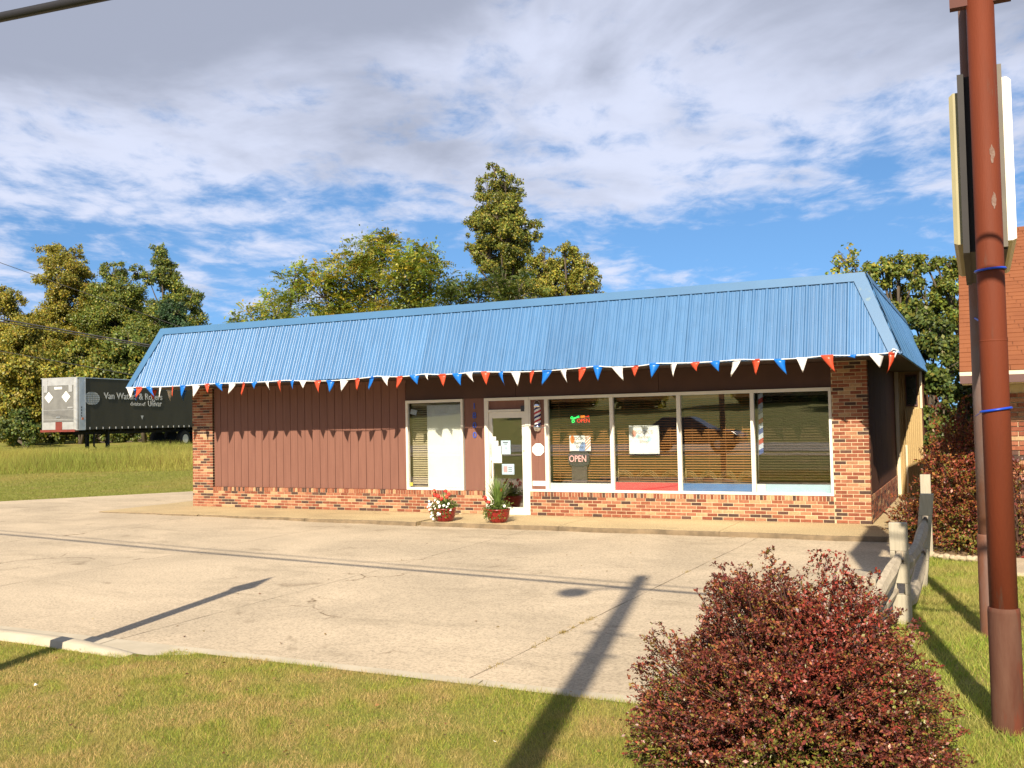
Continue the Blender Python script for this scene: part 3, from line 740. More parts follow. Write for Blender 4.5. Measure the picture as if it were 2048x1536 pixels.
# ================================================================== blinds inside the shop windows
def blind(x0, x1, z0, z1, m, label, tilt=.42, y=.19, pitch=.0495):
    root = empty('window_blind', ((x0+x1)/2, y, z1), 0, label, 'window blind', 'slatted blinds in the shop windows')
    me = MB().hexa([(-(x1-x0)/2, -.022, -.0015), ((x1-x0)/2, -.022, -.0015), ((x1-x0)/2, .022, -.0015), (-(x1-x0)/2, .022, -.0015), (-(x1-x0)/2, -.022, .0015), ((x1-x0)/2, -.022, .0015), ((x1-x0)/2, .022, .0015), (-(x1-x0)/2, .022, .0015)]).mesh('slat', m)
    n = int((z1-z0-.07)/pitch)
    for i in range(n):
        link('slat', me, root, (0, 0, -.075-i*pitch), (tilt+random.uniform(-.04, .04), random.uniform(-.0012, .0012), 0))
    MB().box(-(x1-x0)/2, (x1-x0)/2, -.03, .03, -.055, 0).build('head_rail', m, root)
    MB().box(-(x1-x0)/2, (x1-x0)/2, -.02, .02, z0-z1, z0-z1+.018).build('bottom_rail', m, root)
    k = 4 if x1-x0 > 1.2 else 2
    for i in range(k):
        cx = -(x1-x0)/2+(x1-x0)*(i+.5)/k
        MB().box(cx-.0025, cx+.0025, -.027, -.0245, z0-z1+.02, -.05).build('cord', m, root)
    return root
blind(-9.60, -8.29, SH+.06, WT-.06, TANSLAT, 'tan blind behind the window with the tall white board', .8)
blind(bays[0][0]+.02, bays[0][1]-.02, .70, WT-.06, WOODSLAT, 'wooden slat blind behind the lit scissors sign and open sign')
blind(bays[1][0]+.02, bays[1][1]-.02, .72, WT-.06, WOODSLAT, 'wooden slat blind behind the large white poster and red board')
blind(bays[2][0]+.02, bays[2][1]-.02, .72, WT-.06, WOODSLAT, 'wooden slat blind above the blue painted board, no poster in front')
blind(bays[3][0]+.02, bays[3][1]-.02, .70, WT-.06, mat('wooden slat darkened for reflection', (.085, .05, .025), (.065, .038, .02), 9, .5), 'slat blind darkened to bring out the reflection, above the pale blue board, nearest the brick corner pier')  # slats coloured darker so the reflection in this pane dominates
# ================================================================== boards, signs and papers behind the glass
def flat(name, x0, x1, z0, z1, y, m, label, cat, th=.012, group=None):
    o = MB().box(-(x1-x0)/2, (x1-x0)/2, 0, th, 0, z1-z0).build(name, m, None, loc=((x0+x1)/2, y, z0))
    return tag(o, label, cat, group)
g4 = 'painted boards along the foot of the shop windows'
flat('white_board', -9.155, -8.285, SH+.06, 2.335, .085, WHITE, 'tall plain white board standing inside the left window', 'board')
flat('window_board', bays[0][0]+.005, bays[0][1]-.005, SH+.052, .665, .07, WHITE, 'low white board inside the window below the open sign', 'board', group=g4)
flat('window_board', bays[1][0]+.005, bays[1][1]-.005, SH+.052, .695, .07, RED, 'low red painted board inside the window below the white poster', 'board', group=g4)
flat('window_board', bays[2][0]+.005, bays[2][1]-.005, SH+.052, .685, .07, BLUEB, 'low dark blue painted board inside the third shop pane', 'board', group=g4)
flat('window_board', bays[3][0]+.17, bays[3][1]-.005, SH+.052, .685, .07, PALEB, 'low pale blue board inside the pane next to the brick corner', 'board', group=g4)
flat('window_board', bays[3][0]+.005, bays[3][0]+.165, SH+.052, .685, .072, WHITE, 'short white end piece beside the pale blue board', 'board', group=g4)
flat('yellow_sticker', -9.61, -9.535, .565, .645, .062, mat('yellow sticker', (.72, .62, .05)), 'small yellow sticker in the lower corner of the left window', 'sticker', .002)
o = flat('paper_notice', -9.58, -9.42, 2.14, 2.25, .064, PAPER, 'small tilted paper taped in the upper corner of the left window', 'notice', .002); o.rotation_euler = (0, .25, 0)

def wire_edging(x0, x1, z, label, n):
    root = empty('wire_edging', ((x0+x1)/2, .115, z), 0, label, 'wire edging', 'wire loop edging inside the windows')
    WIRE = bpy.data.materials.get('brass wire') or mat('brass wire', (.50, .36, .17), None, 4, .4, metal=.3)
    w = (x1-x0)/(n-.5)
    for i in range(n):
        cx = x0+w*(i+.25) - (x0+x1)/2
        for rr in (1, .86, .72):
            pts = [(cx+math.cos(t)*w*.48*rr, 0, .245*rr*math.sin(t)) for t in np.linspace(0, math.pi, 13)]
            MB().tube(pts, .0045, 4, cap=False).build('loop', WIRE, root)
    MB().box((x0-x1)/2, (x1-x0)/2, -.005, .005, .0, .012).build('rail', WIRE, root)
    MB().tube([((x0-x1)/2+.03, 0, .0), ((x0-x1)/2+.03, 0, .29)], .008, 5).build('stake', WIRE, root)
wire_edging(bays[1][0]+.02, bays[1][1]-.02, .69, 'row of wire loops above the red board', 3)
wire_edging(bays[2][0]+.02, bays[2][1]-.02, .68, 'row of wire loops above the dark blue board', 4)
# neon: scissors, comb, OPEN
neon = empty('neon_sign', (-5.545, .09, 1.95), 0, 'lit green scissors and red OPEN tube sign hanging in the window', 'neon sign')
GRN = glow('green tube', (.02, .75, .12), 2.2); ORA = glow('amber tube', (.85, .22, .02), 1.4); REDG = glow('red tube', (.75, .03, .015), 1.5)
MB().box(-.215, .215, .012, .02, -.10, .10).build('backing', DARK, neon)
cir = lambda cx, cz, r, rz=1: [(cx+r*math.cos(t), 0, cz+r*rz*math.sin(t)) for t in np.linspace(0, 6.283, 13)]
sc = MB().tube(cir(-.175, .045, .024), .0055, 6).tube(cir(-.150, -.025, .024, 1.25), .0055, 6)
sc.tube([(-.155, 0, .030), (-.08, 0, .055), (-.02, 0, .085)], .0055, 6).tube([(-.145, 0, 0.0), (-.115, 0, .035), (-.01, 0, .058)], .0055, 6)
sc.build('scissors', GRN, neon)
MB().tube([(.02, 0, .05), (.02, 0, .08), (.10, 0, .085), (.105, 0, .055), (.02, 0, .052)], .006, 6).tube([(.035, 0, .067), (.10, 0, .068)], .006, 6).build('brush', ORA, neon)
MB().tube([(.11, 0, .064), (.15, 0, .06), (.19, 0, .085), (.2, 0, .065), (.19, 0, .052), (.15, 0, .062)], .005, 6).build('brush_handle', REDG, neon)
link('lettering', text_mesh('OPEN', .115, REDG, .004, sx=.95, offset=-.0015), neon, (.075, -.003, -.02), FACE)
MB().tube([(-.2, .02, .1), (-.2, .02, .43)], .002, 4).tube([(.2, .02, .1), (.2, .02, .43)], .002, 4).build('hanger', BLACK, neon)

def sook_poster(x, z, w, h, label, ink, soft, name, extra):
    root = empty(name, (x, .078, z), 0, label, 'poster')
    MB().box(-w/2, w/2, 0, .004, -h/2, h/2).build('sheet', PAPER, root)
    ORG = mat('orange print', (.80, .22, .05) if not soft else (.75, .36, .27)); BLP = mat('blue print', (.22, .34, .60) if not soft else (.50, .74, .80)); STR = mat('rust stripe print', (.62, .22, .06))
    if extra:
        cx, cz = -w*.36, h*.25; m = MB()
        m.add([(cx+w*.12*math.cos(t)*.9, -.0012, cz+h*.27*math.sin(t)) for t in np.linspace(0, 6.283, 18)[:-1]], [tuple(range(17))]); m.build('orange_disc', ORG, root)
        m = MB().add([(-w*.06, -.0012, -h/2), (w*.22, -.0012, -h/2), (w*.30, -.0012, h*.02), (w*.1, -.0012, h*.1), (-.02*w, -.0012, -h*.2)], [(0, 1, 2, 3, 4)]); m.build('blue_patch', BLP, root)
        for i in range(7):
            m = MB(); a0 = -h*.5+i*h*.19
            lo = (w*.22, a0-h*.02); hi = (w*.5, a0+h*.42)
            p = [(w*.24, a0), (w*.24, a0+h*.085), (w*.5, a0+h*.085+h*.36), (w*.5, a0+h*.36)]
            p = [(px, min(h/2, max(-h/2, pz))) for px, pz in p]
            m.add([(px, -.0014, pz) for px, pz in p], [(0, 3, 2, 1)]); m.build('stripe', STR, root)
    else:
        m = MB(); cx, cz = -w*.33, h*.22
        m.add([(cx+w*.07*math.cos(t), -.0012, cz+h*.12*math.sin(t)) for t in np.linspace(0, 6.283, 14)[:-1]], [tuple(range(13))]); m.build('orange_disc', ORG, root)
        MB().add([(-w*.3, -.0012, h*.10), (-w*.2, -.0012, h*.20), (-w*.12, -.0012, h*.14), (-w*.22, -.0012, h*.06)], [(0, 3, 2, 1)]).build('blue_patch', BLP, root)
        MB().add([(w*.02, -.0012, -h*.08), (w*.24, -.0012, -h*.06), (w*.26, -.0012, h*.06), (w*.17, -.0012, h*.10), (w*.1, -.0012, -h*.02)], [(0, 1, 2, 3, 4)]).build('blue_patch', BLP, root)
    for i, (tx, zz, sz) in enumerate((("SOOK'S", .30, .30), ('Barber', .02, .26), ('Shop', -.24, .26)) if extra else (("SOOK'S", .26, .16), ('Barber', .09, .14), ('Shop', -.06, .14))):
        link('lettering', text_mesh(tx, h*sz*1.05, ink, .0008, sx=1.02 if extra else 1.15), root, (-.02*w if extra else 0, -.002, zz*h), FACE)
    return root
FAINT = mat('faded tan ink', (.50, .42, .34))
sook_poster(-5.55, 1.475, .46, .31, "SOOK'S Barber Shop sign with orange disc and rust stripes", BLACK, False, 'shop_sign', True)
sook_poster(-4.19, 1.535, .62, .56, "large white SOOK'S Barber Shop poster with faded print", FAINT, True, 'shop_poster', False)
# OPEN board with its pedestal
op = empty('open_sign', (-5.595, .10, .68), 0, 'dark rounded board reading OPEN in pink letters on a pedestal', 'open sign')
m = MB(); pts = []
for t in np.linspace(0, 2*math.pi, 25)[:-1]:
    cs, sn = math.cos(t), math.sin(t); pts.append((.235*math.copysign(abs(cs)**.6, cs), .485+.165*math.copysign(abs(sn)**.75, sn)))
m.add([(x, 0, z) for x, z in pts]+[(x, .025, z) for x, z in pts], [tuple(range(24)), tuple(range(24, 48))[::-1]]+[(i, 24+i, 24+(i+1) % 24, (i+1) % 24) for i in range(24)])
m.build('board', DARK, op)
MB().box(-.165, .165, .012, .05, .0, .36).build('pedestal', mat('brown grey panel', (.10, .075, .072), (.075, .055, .05), 9, .6), op)
PINK = glow('pink letters', (.88, .45, .42), .35)
link('lettering', text_mesh('OPEN', .185, PINK, .003, sx=.80, offset=.001), op, (-.02, -.004, .475), FACE)
# striped banner in the right pane
bn = empty('feather_banner', (-1.90, .125, .72), 0, 'narrow red, white and blue banner leaning inside the right shop pane', 'banner')
MB().tube([(-.085, 0, 0), (-.06, 0, 1.66)], .008, 6).build('staff', STEEL, bn)
bcol = [mat('banner blue', (.05, .09, .30)), mat('banner red', (.45, .06, .05)), mat('banner white', (.55, .60, .68))]
for i in range(12):
    z0 = .5+i*.095; a0 = -.075+.0145*z0
    MB().hexa([(a0, .004, z0), (a0+.085, .004, z0+.05), (a0+.085, .008, z0+.05), (a0, .008, z0), (a0+.002, .004, z0+.093), (a0+.085, .004, z0+.143), (a0+.085, .008, z0+.143), (a0+.002, .008, z0+.093)]).build('stripe', bcol[(0, 2, 1, 2)[i % 4]], bn)
# papers on the door
dx = lambda px: -7.56+(px-982)*.0119
dz = lambda py: 2.01-(py-837)*.0105
PY = .026
def door_paper(x0, x1, y0, y1, m, label, name='door_notice', yy=PY):
    return flat(name, dx(x0), dx(x1), dz(y1), dz(y0), yy, m, label, 'notice', .003, 'notices on the glass door')
door_paper(983, 992, 873, 880.5, PAPER, 'smallest white notice, topmost at the left edge of the door glass')
door_paper(983, 996.5, 881.5, 891, PAPER, 'small white notice above the tall cream sheet on the door')
door_paper(983, 1003, 892, 926, mat('cream paper', (.80, .76, .62)), 'tall cream sheet at the left edge of the door glass')
BLPAP = mat('pale blue paper', (.42, .55, .62)); PRN = mat('grey print', (.12, .14, .16)); PKP = mat('pink print', (.50, .28, .28))
p = door_paper(1002, 1020.5, 881, 908.5, BLPAP, 'pale blue printed flyer in the middle of the door glass')
def strip(par, x0, x1, z0, z1, m): MB().box(x0, x1, -.0012, .0, z0, z1).build('print_line', m, par)
strip(p, -.065, .055, .235, .262, PRN); strip(p, -.03, .035, .205, .22, PRN); strip(p, -.02, .03, .10, .15, mat('blue grey print', (.3, .4, .46))); strip(p, -.05, -.03, .02, .03, PRN)
p = door_paper(1003, 1027, 928, 949, BLPAP, 'wide pale framed notice with pink panel low on the door glass')
for q in ((-.13, .13, .012, .016), (-.13, .13, .195, .199), (-.13, -.126, .016, .195), (.126, .13, .016, .195)): strip(p, *q, PRN)
strip(p, -.105, -.015, .045, .175, PKP)
for q in (.135, .10, .06): strip(p, .005, .095, q, q+.018, PRN)
# barber pole, octagon sticker and mail slot in the narrow bay
bp = empty('barber_pole', (-6.462, .03, 1.72), 0, 'wall mounted barber pole with red, white and navy spiral and chrome ends', 'barber pole')
CHROME = mat('chrome', (.75, .74, .78), (.6, .6, .66), 3, .12, metal=1.0)
R_, HH = .072, .36
stm = [FM['W'], mat('pole red', (.48, .02, .03), None, 3, .25), mat('pole navy', (.015, .015, .12), None, 3, .25)]
m = MB(); n = 28; k = 40
vs = [(R_*math.cos(math.pi+math.pi*j/n), R_*math.sin(math.pi+math.pi*j/n)*.9, .15+HH*i/k) for i in range(k+1) for j in range(n+1)]
o0 = 0
for i in range(k):
    for j in range(n):
        ph = ((i/k)*2.05-(j/n)*.55) % 1.0
        mi = 1 if ph < .25 else (2 if .5 <= ph < .75 else 0)
        m.f.append([i*(n+1)+j, i*(n+1)+j+1, (i+1)*(n+1)+j+1, (i+1)*(n+1)+j]); m.m.append(mi); m.sm.append(True)
m.v = vs
m.build('striped_cylinder', stm, bp)
MB().lathe([(.02, .655), (.055, .635), (.078, .60), (.084, .545), (.084, .51)], (0, 0, 0), 20).build('top_cap', CHROME, bp)
MB().lathe([(.03, .0), (.07, .02), (.09, .07), (.094, .11), (.086, .15)], (0, 0, 0), 20).build('bottom_cap', CHROME, bp)
MB().tube([(.07, .01, .09), (.17, .0, .085)], .006, 5).build('bracket', STEEL, bp)
oc = empty('octagon_sign', (-6.465, .028, 1.355), 0, 'white octagonal sign with faint red print below the barber pole', 'sign')
m = MB(); e8 = [(.142*math.cos(math.pi/8+i*math.pi/4), .135*math.sin(math.pi/8+i*math.pi/4)) for i in range(8)]
m.add([(x, 0, z) for x, z in e8]+[(x, .005, z) for x, z in e8], [tuple(range(8)), tuple(range(8, 16))[::-1]]+[(i, 8+i, 8+(i+1) % 8, (i+1) % 8) for i in range(8)])
m.build('plate', PAPER, oc)
RI = mat('faded red print', (.45, .16, .10)); m = MB(); random.seed(2)
for zz, a, e, hh in ((.06, -.075, .075, .018), (.025, -.055, .06, .02), (-.055, -.04, .05, .01)):
    x = a
    while x < e:
        w_ = random.uniform(.008, .018); m.box(x, x+w_, -.0012, 0, zz-hh/2*random.uniform(.5, 1), zz+hh/2); x += w_+random.uniform(.006, .014)
m.build('print_line', RI, oc); MB().box(-.01, .13, -.0012, 0, -.012, -.006).build('print_line', PRN, oc)
ms = empty('mail_slot', (-6.462, .028, .645), 0, 'white mail slot plate low in the narrow brown bay', 'mail slot')
MB().box(-.145, .145, 0, .008, -.04, .06).build('plate', WHITE, ms); MB().box(-.12, .12, -.006, 0, .0, .035).build('flap', WHITE, ms)

# ================================================================== planters
POT = mat('glazed red pot', (.27, .018, .014), (.20, .012, .012), 5, .28, .05, 30, .5, rvar=.08)
SOIL = mat('potting soil', (.03, .02, .015), None, 30, .95, .5, 60)
def disc_flower(pos, r, face, col, name, par, petals=5):
    face = Vector(face).normalized(); a = face.cross(Vector((.3, .2, 1))).normalized(); b = face.cross(a)
    vs = [Vector(pos)+face*.004]; fs = []; ph = random.uniform(0, 6)
    k = petals*2
    for i in range(k):
        t = ph+2*math.pi*i/k; rr = r*(1 if i % 2 == 0 else .72)
        vs.append(Vector(pos)+(a*math.cos(t)+b*math.sin(t))*rr+face*(.006 if i % 2 else -.002))
    fs = [(0, 1+i, 1+(i+1) % k) for i in range(k)]
    return MB().add(vs, fs).build(name, col, par)
WPET = mat('white petals', (.82, .80, .76), None, 9, .6); RPET = mat('geranium petals', (.62, .055, .03), (.5, .03, .025), 40, .6)
def planter(x, y, label, seed, spikes, spike_h, reds, whites, scale=1):
    random.seed(seed); g = np.random.default_rng(seed)
    root = empty('flower_pot', (x, y, 0), 0, label, 'flower pot', 'potted flowers by the shop door')
    MB().lathe([(.14*scale, 0), (.165*scale, .02), (.205*scale, .10), (.225*scale, .19), (.228*scale, .235), (.24*scale, .24), (.24*scale, .262), (.215*scale, .262), (.20*scale, .22)], n=28).build('pot', POT, root)
    MB().lathe([(.001, .235), (.203*scale, .232)], n=20, cap=False).build('soil', SOIL, root)
    # spiky leaves
    A = []; 
    m = MB()
    for i in range(spikes):
        t = random.uniform(0, 6.283); lean = abs(random.gauss(.30, .28)); h = spike_h*random.uniform(.6, 1)
        d = Vector((math.cos(t), math.sin(t), 0)); sdv = Vector((-d.y, d.x, 0)); b0 = Vector((d.x*.03, d.y*.03, .24)); pts = []
        for q in range(5):
            s_ = q/4; pts.append(b0+Vector((0, 0, h*(s_-.25*lean*s_*s_)))+d*h*lean*(s_**1.7))
        vs = []; 
        for q, p in enumerate(pts):
            wd = (.0085 if not spikes > 60 else .0115)*(1-(q/4)**2*.98); vs += [p-sdv*wd, p+sdv*wd]
        m.add(vs, [(2*q, 2*q+1, 2*q+3, 2*q+2) for q in range(4)], 0, True)
    SPK = bpy.data.materials.get('spike leaf') or mat('spike leaf', (.13, .21, .035), (.09, .14, .03), 12, .45)
    m.build('spike_leaves', SPK, root)
    n = 900
    C = np.stack([g.normal(0, .12, n), g.normal(0, .11, n), .25+np.abs(g.normal(0, .085, n))], 1); trail = g.random(n) < .28
    ang = g.uniform(2.2, 5.6, n); C[trail] = np.stack([np.cos(ang)*.25+g.normal(0, .02, n), np.sin(ang)*.235+g.normal(0, .02, n), g.uniform(.08 if whites else .16, .27, n)], 1)[trail]
    cols = np.array([.11, .15, .03])*g.uniform(.6, 1.5, (n, 1))
    link('foliage', np_mesh('foliage', leaves(C, g.normal(0, 1, (n, 3)), g.normal(0, 1, (n, 3))+np.array([0, -.4, .8]), g.uniform(.03, .055, n), g.uniform(.02, .032, n)), 4, LEAF, cols), root)
    for (fx, fy, fz) in reds:
        stem = MB().tube([(fx*.4, fy*.4, .25), (fx, fy, fz-.02)], .004, 4); stem.build('stem', SPK, root)
        m = MB()
        for q in range(16):
            v = Vector((random.gauss(0, 1), random.gauss(0, 1), random.gauss(.3, .8))).normalized(); c = Vector((fx, fy, fz))+v*.036
            a = v.cross(Vector((.2, .5, .8))).normalized(); b = v.cross(a); r = .019
            m.add([c+(a*math.cos(t)+b*math.sin(t))*r for t in np.linspace(0, 6.283, 7)[:-1]]+[c+v*.006], [(i, (i+1) % 6, 6) for i in range(6)])
        m.build('flower_head', RPET, root)
    for (fx, fy, fz) in whites: disc_flower((fx, fy, fz), random.uniform(.026, .034), (fx*.9+random.gauss(0, .2), -1, .35+random.gauss(0, .2)), WPET, 'flower', root)
    return root
random.seed(5)
wl = []
for i in range(34):
    t = random.uniform(2.7, 5.0); rr = random.uniform(.22, .30); z = random.uniform(.06, .42)
    wl.append((math.cos(t)*rr-.03-.10*max(0, .3-z)*0, math.sin(t)*rr*.95, z))
wl += [(.19, -.17, .36), (.16, -.18, .30), (.20, -.12, .24), (.1, -.2, .33), (-.30, -.06, .33), (-.33, -.02, .30), (-.36, -.05, .28), (-.28, -.12, .4)]
planter(-7.84, -1.50, 'red glazed pot spilling white petunias below the white-boarded window', 21, 26, .44, [(-.17, -.1, .60), (-.12, -.14, .52), (-.06, -.13, .50), (.10, -.12, .60), (.16, -.1, .54), (.13, -.13, .49), (.02, -.15, .45), (-.19, -.04, .54)], wl)
planter(-6.69, -1.42, 'red glazed pot of upright spiky grass in front of the shop door', 22, 120, .74, [(-.22, -.12, .48), (-.26, -.02, .42), (-.12, -.17, .40), (.05, .05, .62)], [(.20, -.12, .33)], 1.0)
# ================================================================== semi trailer in the meadow
TG = .72
tr = empty('semi_trailer', (-41.2-.99*1.22, 17.65-.137*1.22, TG), .1375, 'dark semi trailer with white lettering parked beyond the tall grass', 'trailer')
TB, TT, TLEN, HW = 1.23, 4.0, 13.6, 1.22      # floor, roof, length, half width
TSIDE = mat('dark olive trailer side', (.058, .053, .034), (.046, .043, .028), 1.1, .62, .05, 20, .25, rvar=.08, stretch=(1, 1, .4))
TREAR = mat('dull aluminium door', (.23, .225, .21), (.18, .175, .165), 2.2, .5, .1, 30, .5, .3)
TCORN = mat('bright aluminium corner', (.60, .59, .56), (.48, .47, .45), 3, .3, .03, 30, .5, .5)
TRED = mat('rusty red bumper', (.20, .035, .025), (.14, .03, .02), 5, .7)
TTXT = mat('pale grey lettering', (.55, .55, .53), (.48, .48, .46), 6, .6)
TDK = mat('trailer underside', (.012, .012, .012), None, 4, .8)
MB().box(-HW+.02, HW-.02, .1, TLEN, TB, TT-.04).build('body', TSIDE, tr)
MB().box(-HW, HW, .05, TLEN, TT-.04, TT).build('roof', TCORN, tr)
for sx in (-1, 1):
    m = MB(); n = 8; r = .22
    prof = [(sx*(HW-r+r*math.sin(a)), r-r*math.cos(a)) for a in np.linspace(0, math.pi/2, n)]
    prof += [(sx*(HW+.004), .62)]
    vs = [(x, y, z) for z in (TB-.05, TT-.02) for x, y in prof]; k = len(prof)
    m.add(vs, [(i, i+1, k+i+1, k+i) for i in range(k-1)], 0, True); m.build('corner_post', TCORN, tr)
rd = MB().box(-HW+.22, HW-.22, .0, .1, TB+.42, TT-.42).build('rear_door', TREAR, tr)
MB().box(-HW+.2, HW-.2, -.012, .1, TT-.42, TT-.05).build('header', TCORN, tr)
for x in (-.82, .82): MB().box(x-.12, x+.12, -.03, -.012, TT-.78, TT-.12).build('hinge_plate', TCORN, tr)
MB().box(-.25, .25, -.015, .0, TT-.62, TT-.50).build('name_plate', WHITE, rd)
for x, z in ((-.62, TB+1.72), (.52, TB+1.74)):
    MB().add([(x, -.02, z-.3), (x+.28, -.02, z), (x, -.02, z+.3), (x-.28, -.02, z), (x, -.005, z-.3), (x+.28, -.005, z), (x, -.005, z+.3), (x-.28, -.005, z)], [(0, 1, 2, 3), (4, 7, 6, 5), (0, 4, 5, 1), (1, 5, 6, 2), (2, 6, 7, 3), (3, 7, 4, 0)]).build('placard', WHITE, rd)
for z in (TB+.52, TB+1.03): MB().box(-HW+.22, HW-.22, -.01, .0, z, z+.018).build('seam', TCORN, rd)
MB().box(-.12, .14, -.035, 0, TB+.62, TB+.69).build('latch', STEEL, rd); MB().box(.62, .95, -.02, 0, TB+1.12, TB+1.2).build('label_plate', TCORN, rd)
MB().box(-HW+.2, HW-.2, -.01, .1, TB, TB+.40).build('lower_sill', TCORN, tr); MB().box(-.18, .26, -.02, -.011, TB, TB+.40).build('tail_plate', TRED, tr)
MB().box(-HW+.03, HW-.12, -.03, .25, TB-.13, TB-.005).build('bumper', TRED, tr)
MB().box(HW+.005, HW+.012, .60, .625, TB, TT).build('seam_strip', TCORN, tr)
for i in range(26):
    y = .95+i*.5; MB().box(HW-.02, HW+.012, y-.02, y+.02, TB-.02, TB+.10).build('side_marker', TCORN, tr)
MB().box(HW-.03, HW+.006, .62, TLEN, TB-.03, TB-.001).build('side_rail', TSIDE, tr)
m = MB().box(-.5, -.38, .6, TLEN-.3, TB-.3, TB).box(.38, .5, .6, TLEN-.3, TB-.3, TB); [m.box(-1.1, 1.1, 1+i*1.2, 1.08+i*1.2, TB-.15, TB) for i in range(10)]; m.build('chassis', TDK, tr)
for x in (-.7, .7): MB().box(x-.08, x+.08, 2.8, 2.96, 0, TB).box(x-.2, x+.2, 2.7, 3.06, 0, .06).build('landing_leg', TDK, tr)
MB().tube([(.9, 1.6, TB-.2), (.9, 1.6, .3), (.9, 1.9, .05), (.9, 2.4, .05), (.9, 2.7, .5)], .05, 6).build('hose', TDK, tr)
TYR = mat('tyre rubber', (.02, .02, .02), None, 10, .9); RIMW = mat('white wheel rim', (.6, .58, .5), None, 6, .5)
for y in (9.2, 10.5):
    for x in (-.95, .95):
        w_ = MB().tube([(x-.17, y, .5), (x+.17, y, .5)], .5, 20).build('wheel', TYR, tr); MB().tube([(x+.172*(1 if x > 0 else -1), y, .5), (x+.19*(1 if x > 0 else -1), y, .5)], .27, 16).build('rim', RIMW, w_)
SROT = (math.pi/2, 0, math.pi/2)
def ttext(s, size, y, z, align='LEFT', sx=1.0, off=0.0): link('lettering', text_mesh(s, size, TTXT, .004, align, sx, off), tr, (HW+.004, y, z-TG), SROT)
ttext('Van Waters & Rogers', .52, 2.02, 3.74, sx=1.06, off=.006)
ttext('division of', .33, 4.13, 3.32, sx=.93, off=.001); ttext('Univar', .47, 5.62, 3.345, sx=.98, off=.003)
m = MB(); gy, gz = 1.12, 3.60-TG
m.add([(HW-.004, gy+.58*math.cos(t), gz+.36*math.sin(t)) for t in np.linspace(0, 6.283, 33)[:-1]], [tuple(range(32))]); m.build('globe_emblem', TTXT, tr)
m = MB()
for q in (-.2, -.1, 0, .1, .2):
    hw = .58*math.sqrt(1-(q/.36)**2); m.box(HW-.003, HW, gy-hw, gy+hw, gz+q-.008, gz+q+.008)
for s_ in (-.66, -.33, 0, .33, .66):
    pts = [(HW-.0015, gy+.58*s_*math.cos(t), gz+.36*math.sin(t)) for t in np.linspace(-1.5, 1.5, 13)]
    m.tube(pts, .007, 4)
m.build('globe_lines', TSIDE, tr)
MB().add([(HW-.003, 5.0, 2.66-TG), (HW-.003, 5.24, 2.66-TG), (HW-.003, 5.12, 2.42-TG)], [(0, 2, 1)]).build('triangle_mark', TTXT, tr)
for i, z in enumerate((2.35, 2.2, 2.05, 1.9)): MB().box(HW+.004, HW+.007, .30, .36, z, z+.09).build('corner_mark', DARK, tr)
MB().box(HW+.004, HW+.02, .36, .46, TB+.5, TB+.62).build('marker_lamp', mat('orange lens', (.5, .12, .02)), tr)

# ================================================================== pole sign at the right
ps = empty('pole_sign', (1.88, -11.26, -.05), 0, 'tall sign on two rust red pipes seen edge on, white plastic faces', 'sign')
pinv = Matrix.Translation((-1.88, 11.26, .05))
def pc(m, name, mt, par=None):
    o = m.build(name, mt)
    if par: o.parent = par
    else: o.parent = ps; o.matrix_parent_inverse = pinv
    return o
p1 = pc(MB().tube([(1.88, -11.26, -.2), (1.88, -11.26, 2.43), (1.88, -11.26, 2.45), (1.88, -11.26, 5.86)], [.083, .083, .082, .082], 32), 'pole', RUST)
def childp(m, name, mt, par):
    o = m.build(name, mt); o.parent = par; return o
sl1 = childp(MB().lathe([(.094, -.2), (.095, .70), (.092, .725), (.083, .73)], (1.88, -11.26, 0), 32, cap=False), 'sleeve', RUSTG, p1)
childp(MB().lathe([(.0825, 2.42), (.0845, 2.424), (.0845, 2.43), (.0825, 2.434)], (1.88, -11.26, 0), 32, cap=False), 'weld_ring', RUST, p1)
SCRAPE = mat('bare steel scrape', (.22, .15, .12), (.15, .08, .055), 60, .5)
random.seed(8)
for (zc, hh, ww) in ((3.62, .10, .02), (3.32, .09, .014)):
    m = MB(); vs = []
    for i in range(9):
        t = i/8; a = -1.12+random.uniform(-.04, .04); w2 = (.01+ww*random.uniform(.3, 1.2))*math.sin(math.pi*min(.97, max(.06, t)))/.083*.7
        for s_ in (-1, 1):
            an = a+s_*w2; vs.append((1.88+.084*math.cos(an), -11.26+.084*math.sin(an), zc+(t-.5)*2*hh*.6))
    m.add(vs, [(2*i, 2*i+1, 2*i+3, 2*i+2) for i in range(8)]); childp(m, 'paint_scrape', SCRAPE, p1)
p2 = pc(MB().tube([(1.80, -8.41, -.2), (1.80, -8.41, 5.86)], .068, 24), 'pole', GREYPIPE)
childp(MB().lathe([(.079, -.2), (.079, .84), (.076, .86), (.069, .862)], (1.80, -8.41, 0), 24, cap=False), 'sleeve', GREYPIPE, p2)
CAB = mat('dark sign cabinet', (.014, .012, .013), (.02, .017, .017), 4, .6, wear=((.04, .025, .02), 5, .68)); CABL = mat('dull bronze cabinet', (.13, .11, .085), (.10, .085, .065), 4, .5)
cab = pc(MB().box(1.735, 1.99, -11.08, -9.30, 3.04, 4.22), 'cabinet', CAB)
childp(MB().box(1.955, 1.992, -11.12, -9.28, 3.05, 4.26), 'cabinet_rim', CABL, cab); childp(MB().box(1.725, 1.765, -11.12, -9.28, 3.03, 4.23), 'cabinet_rim', CAB, cab)
FACEW = mat('sign face plastic', (.80, .77, .66), (.76, .73, .62), 2, .35, .02, 20, .5)
FACEY = mat('yellowed sign face', (.36, .32, .18), (.31, .275, .155), 2, .4, .02, 20, .4)
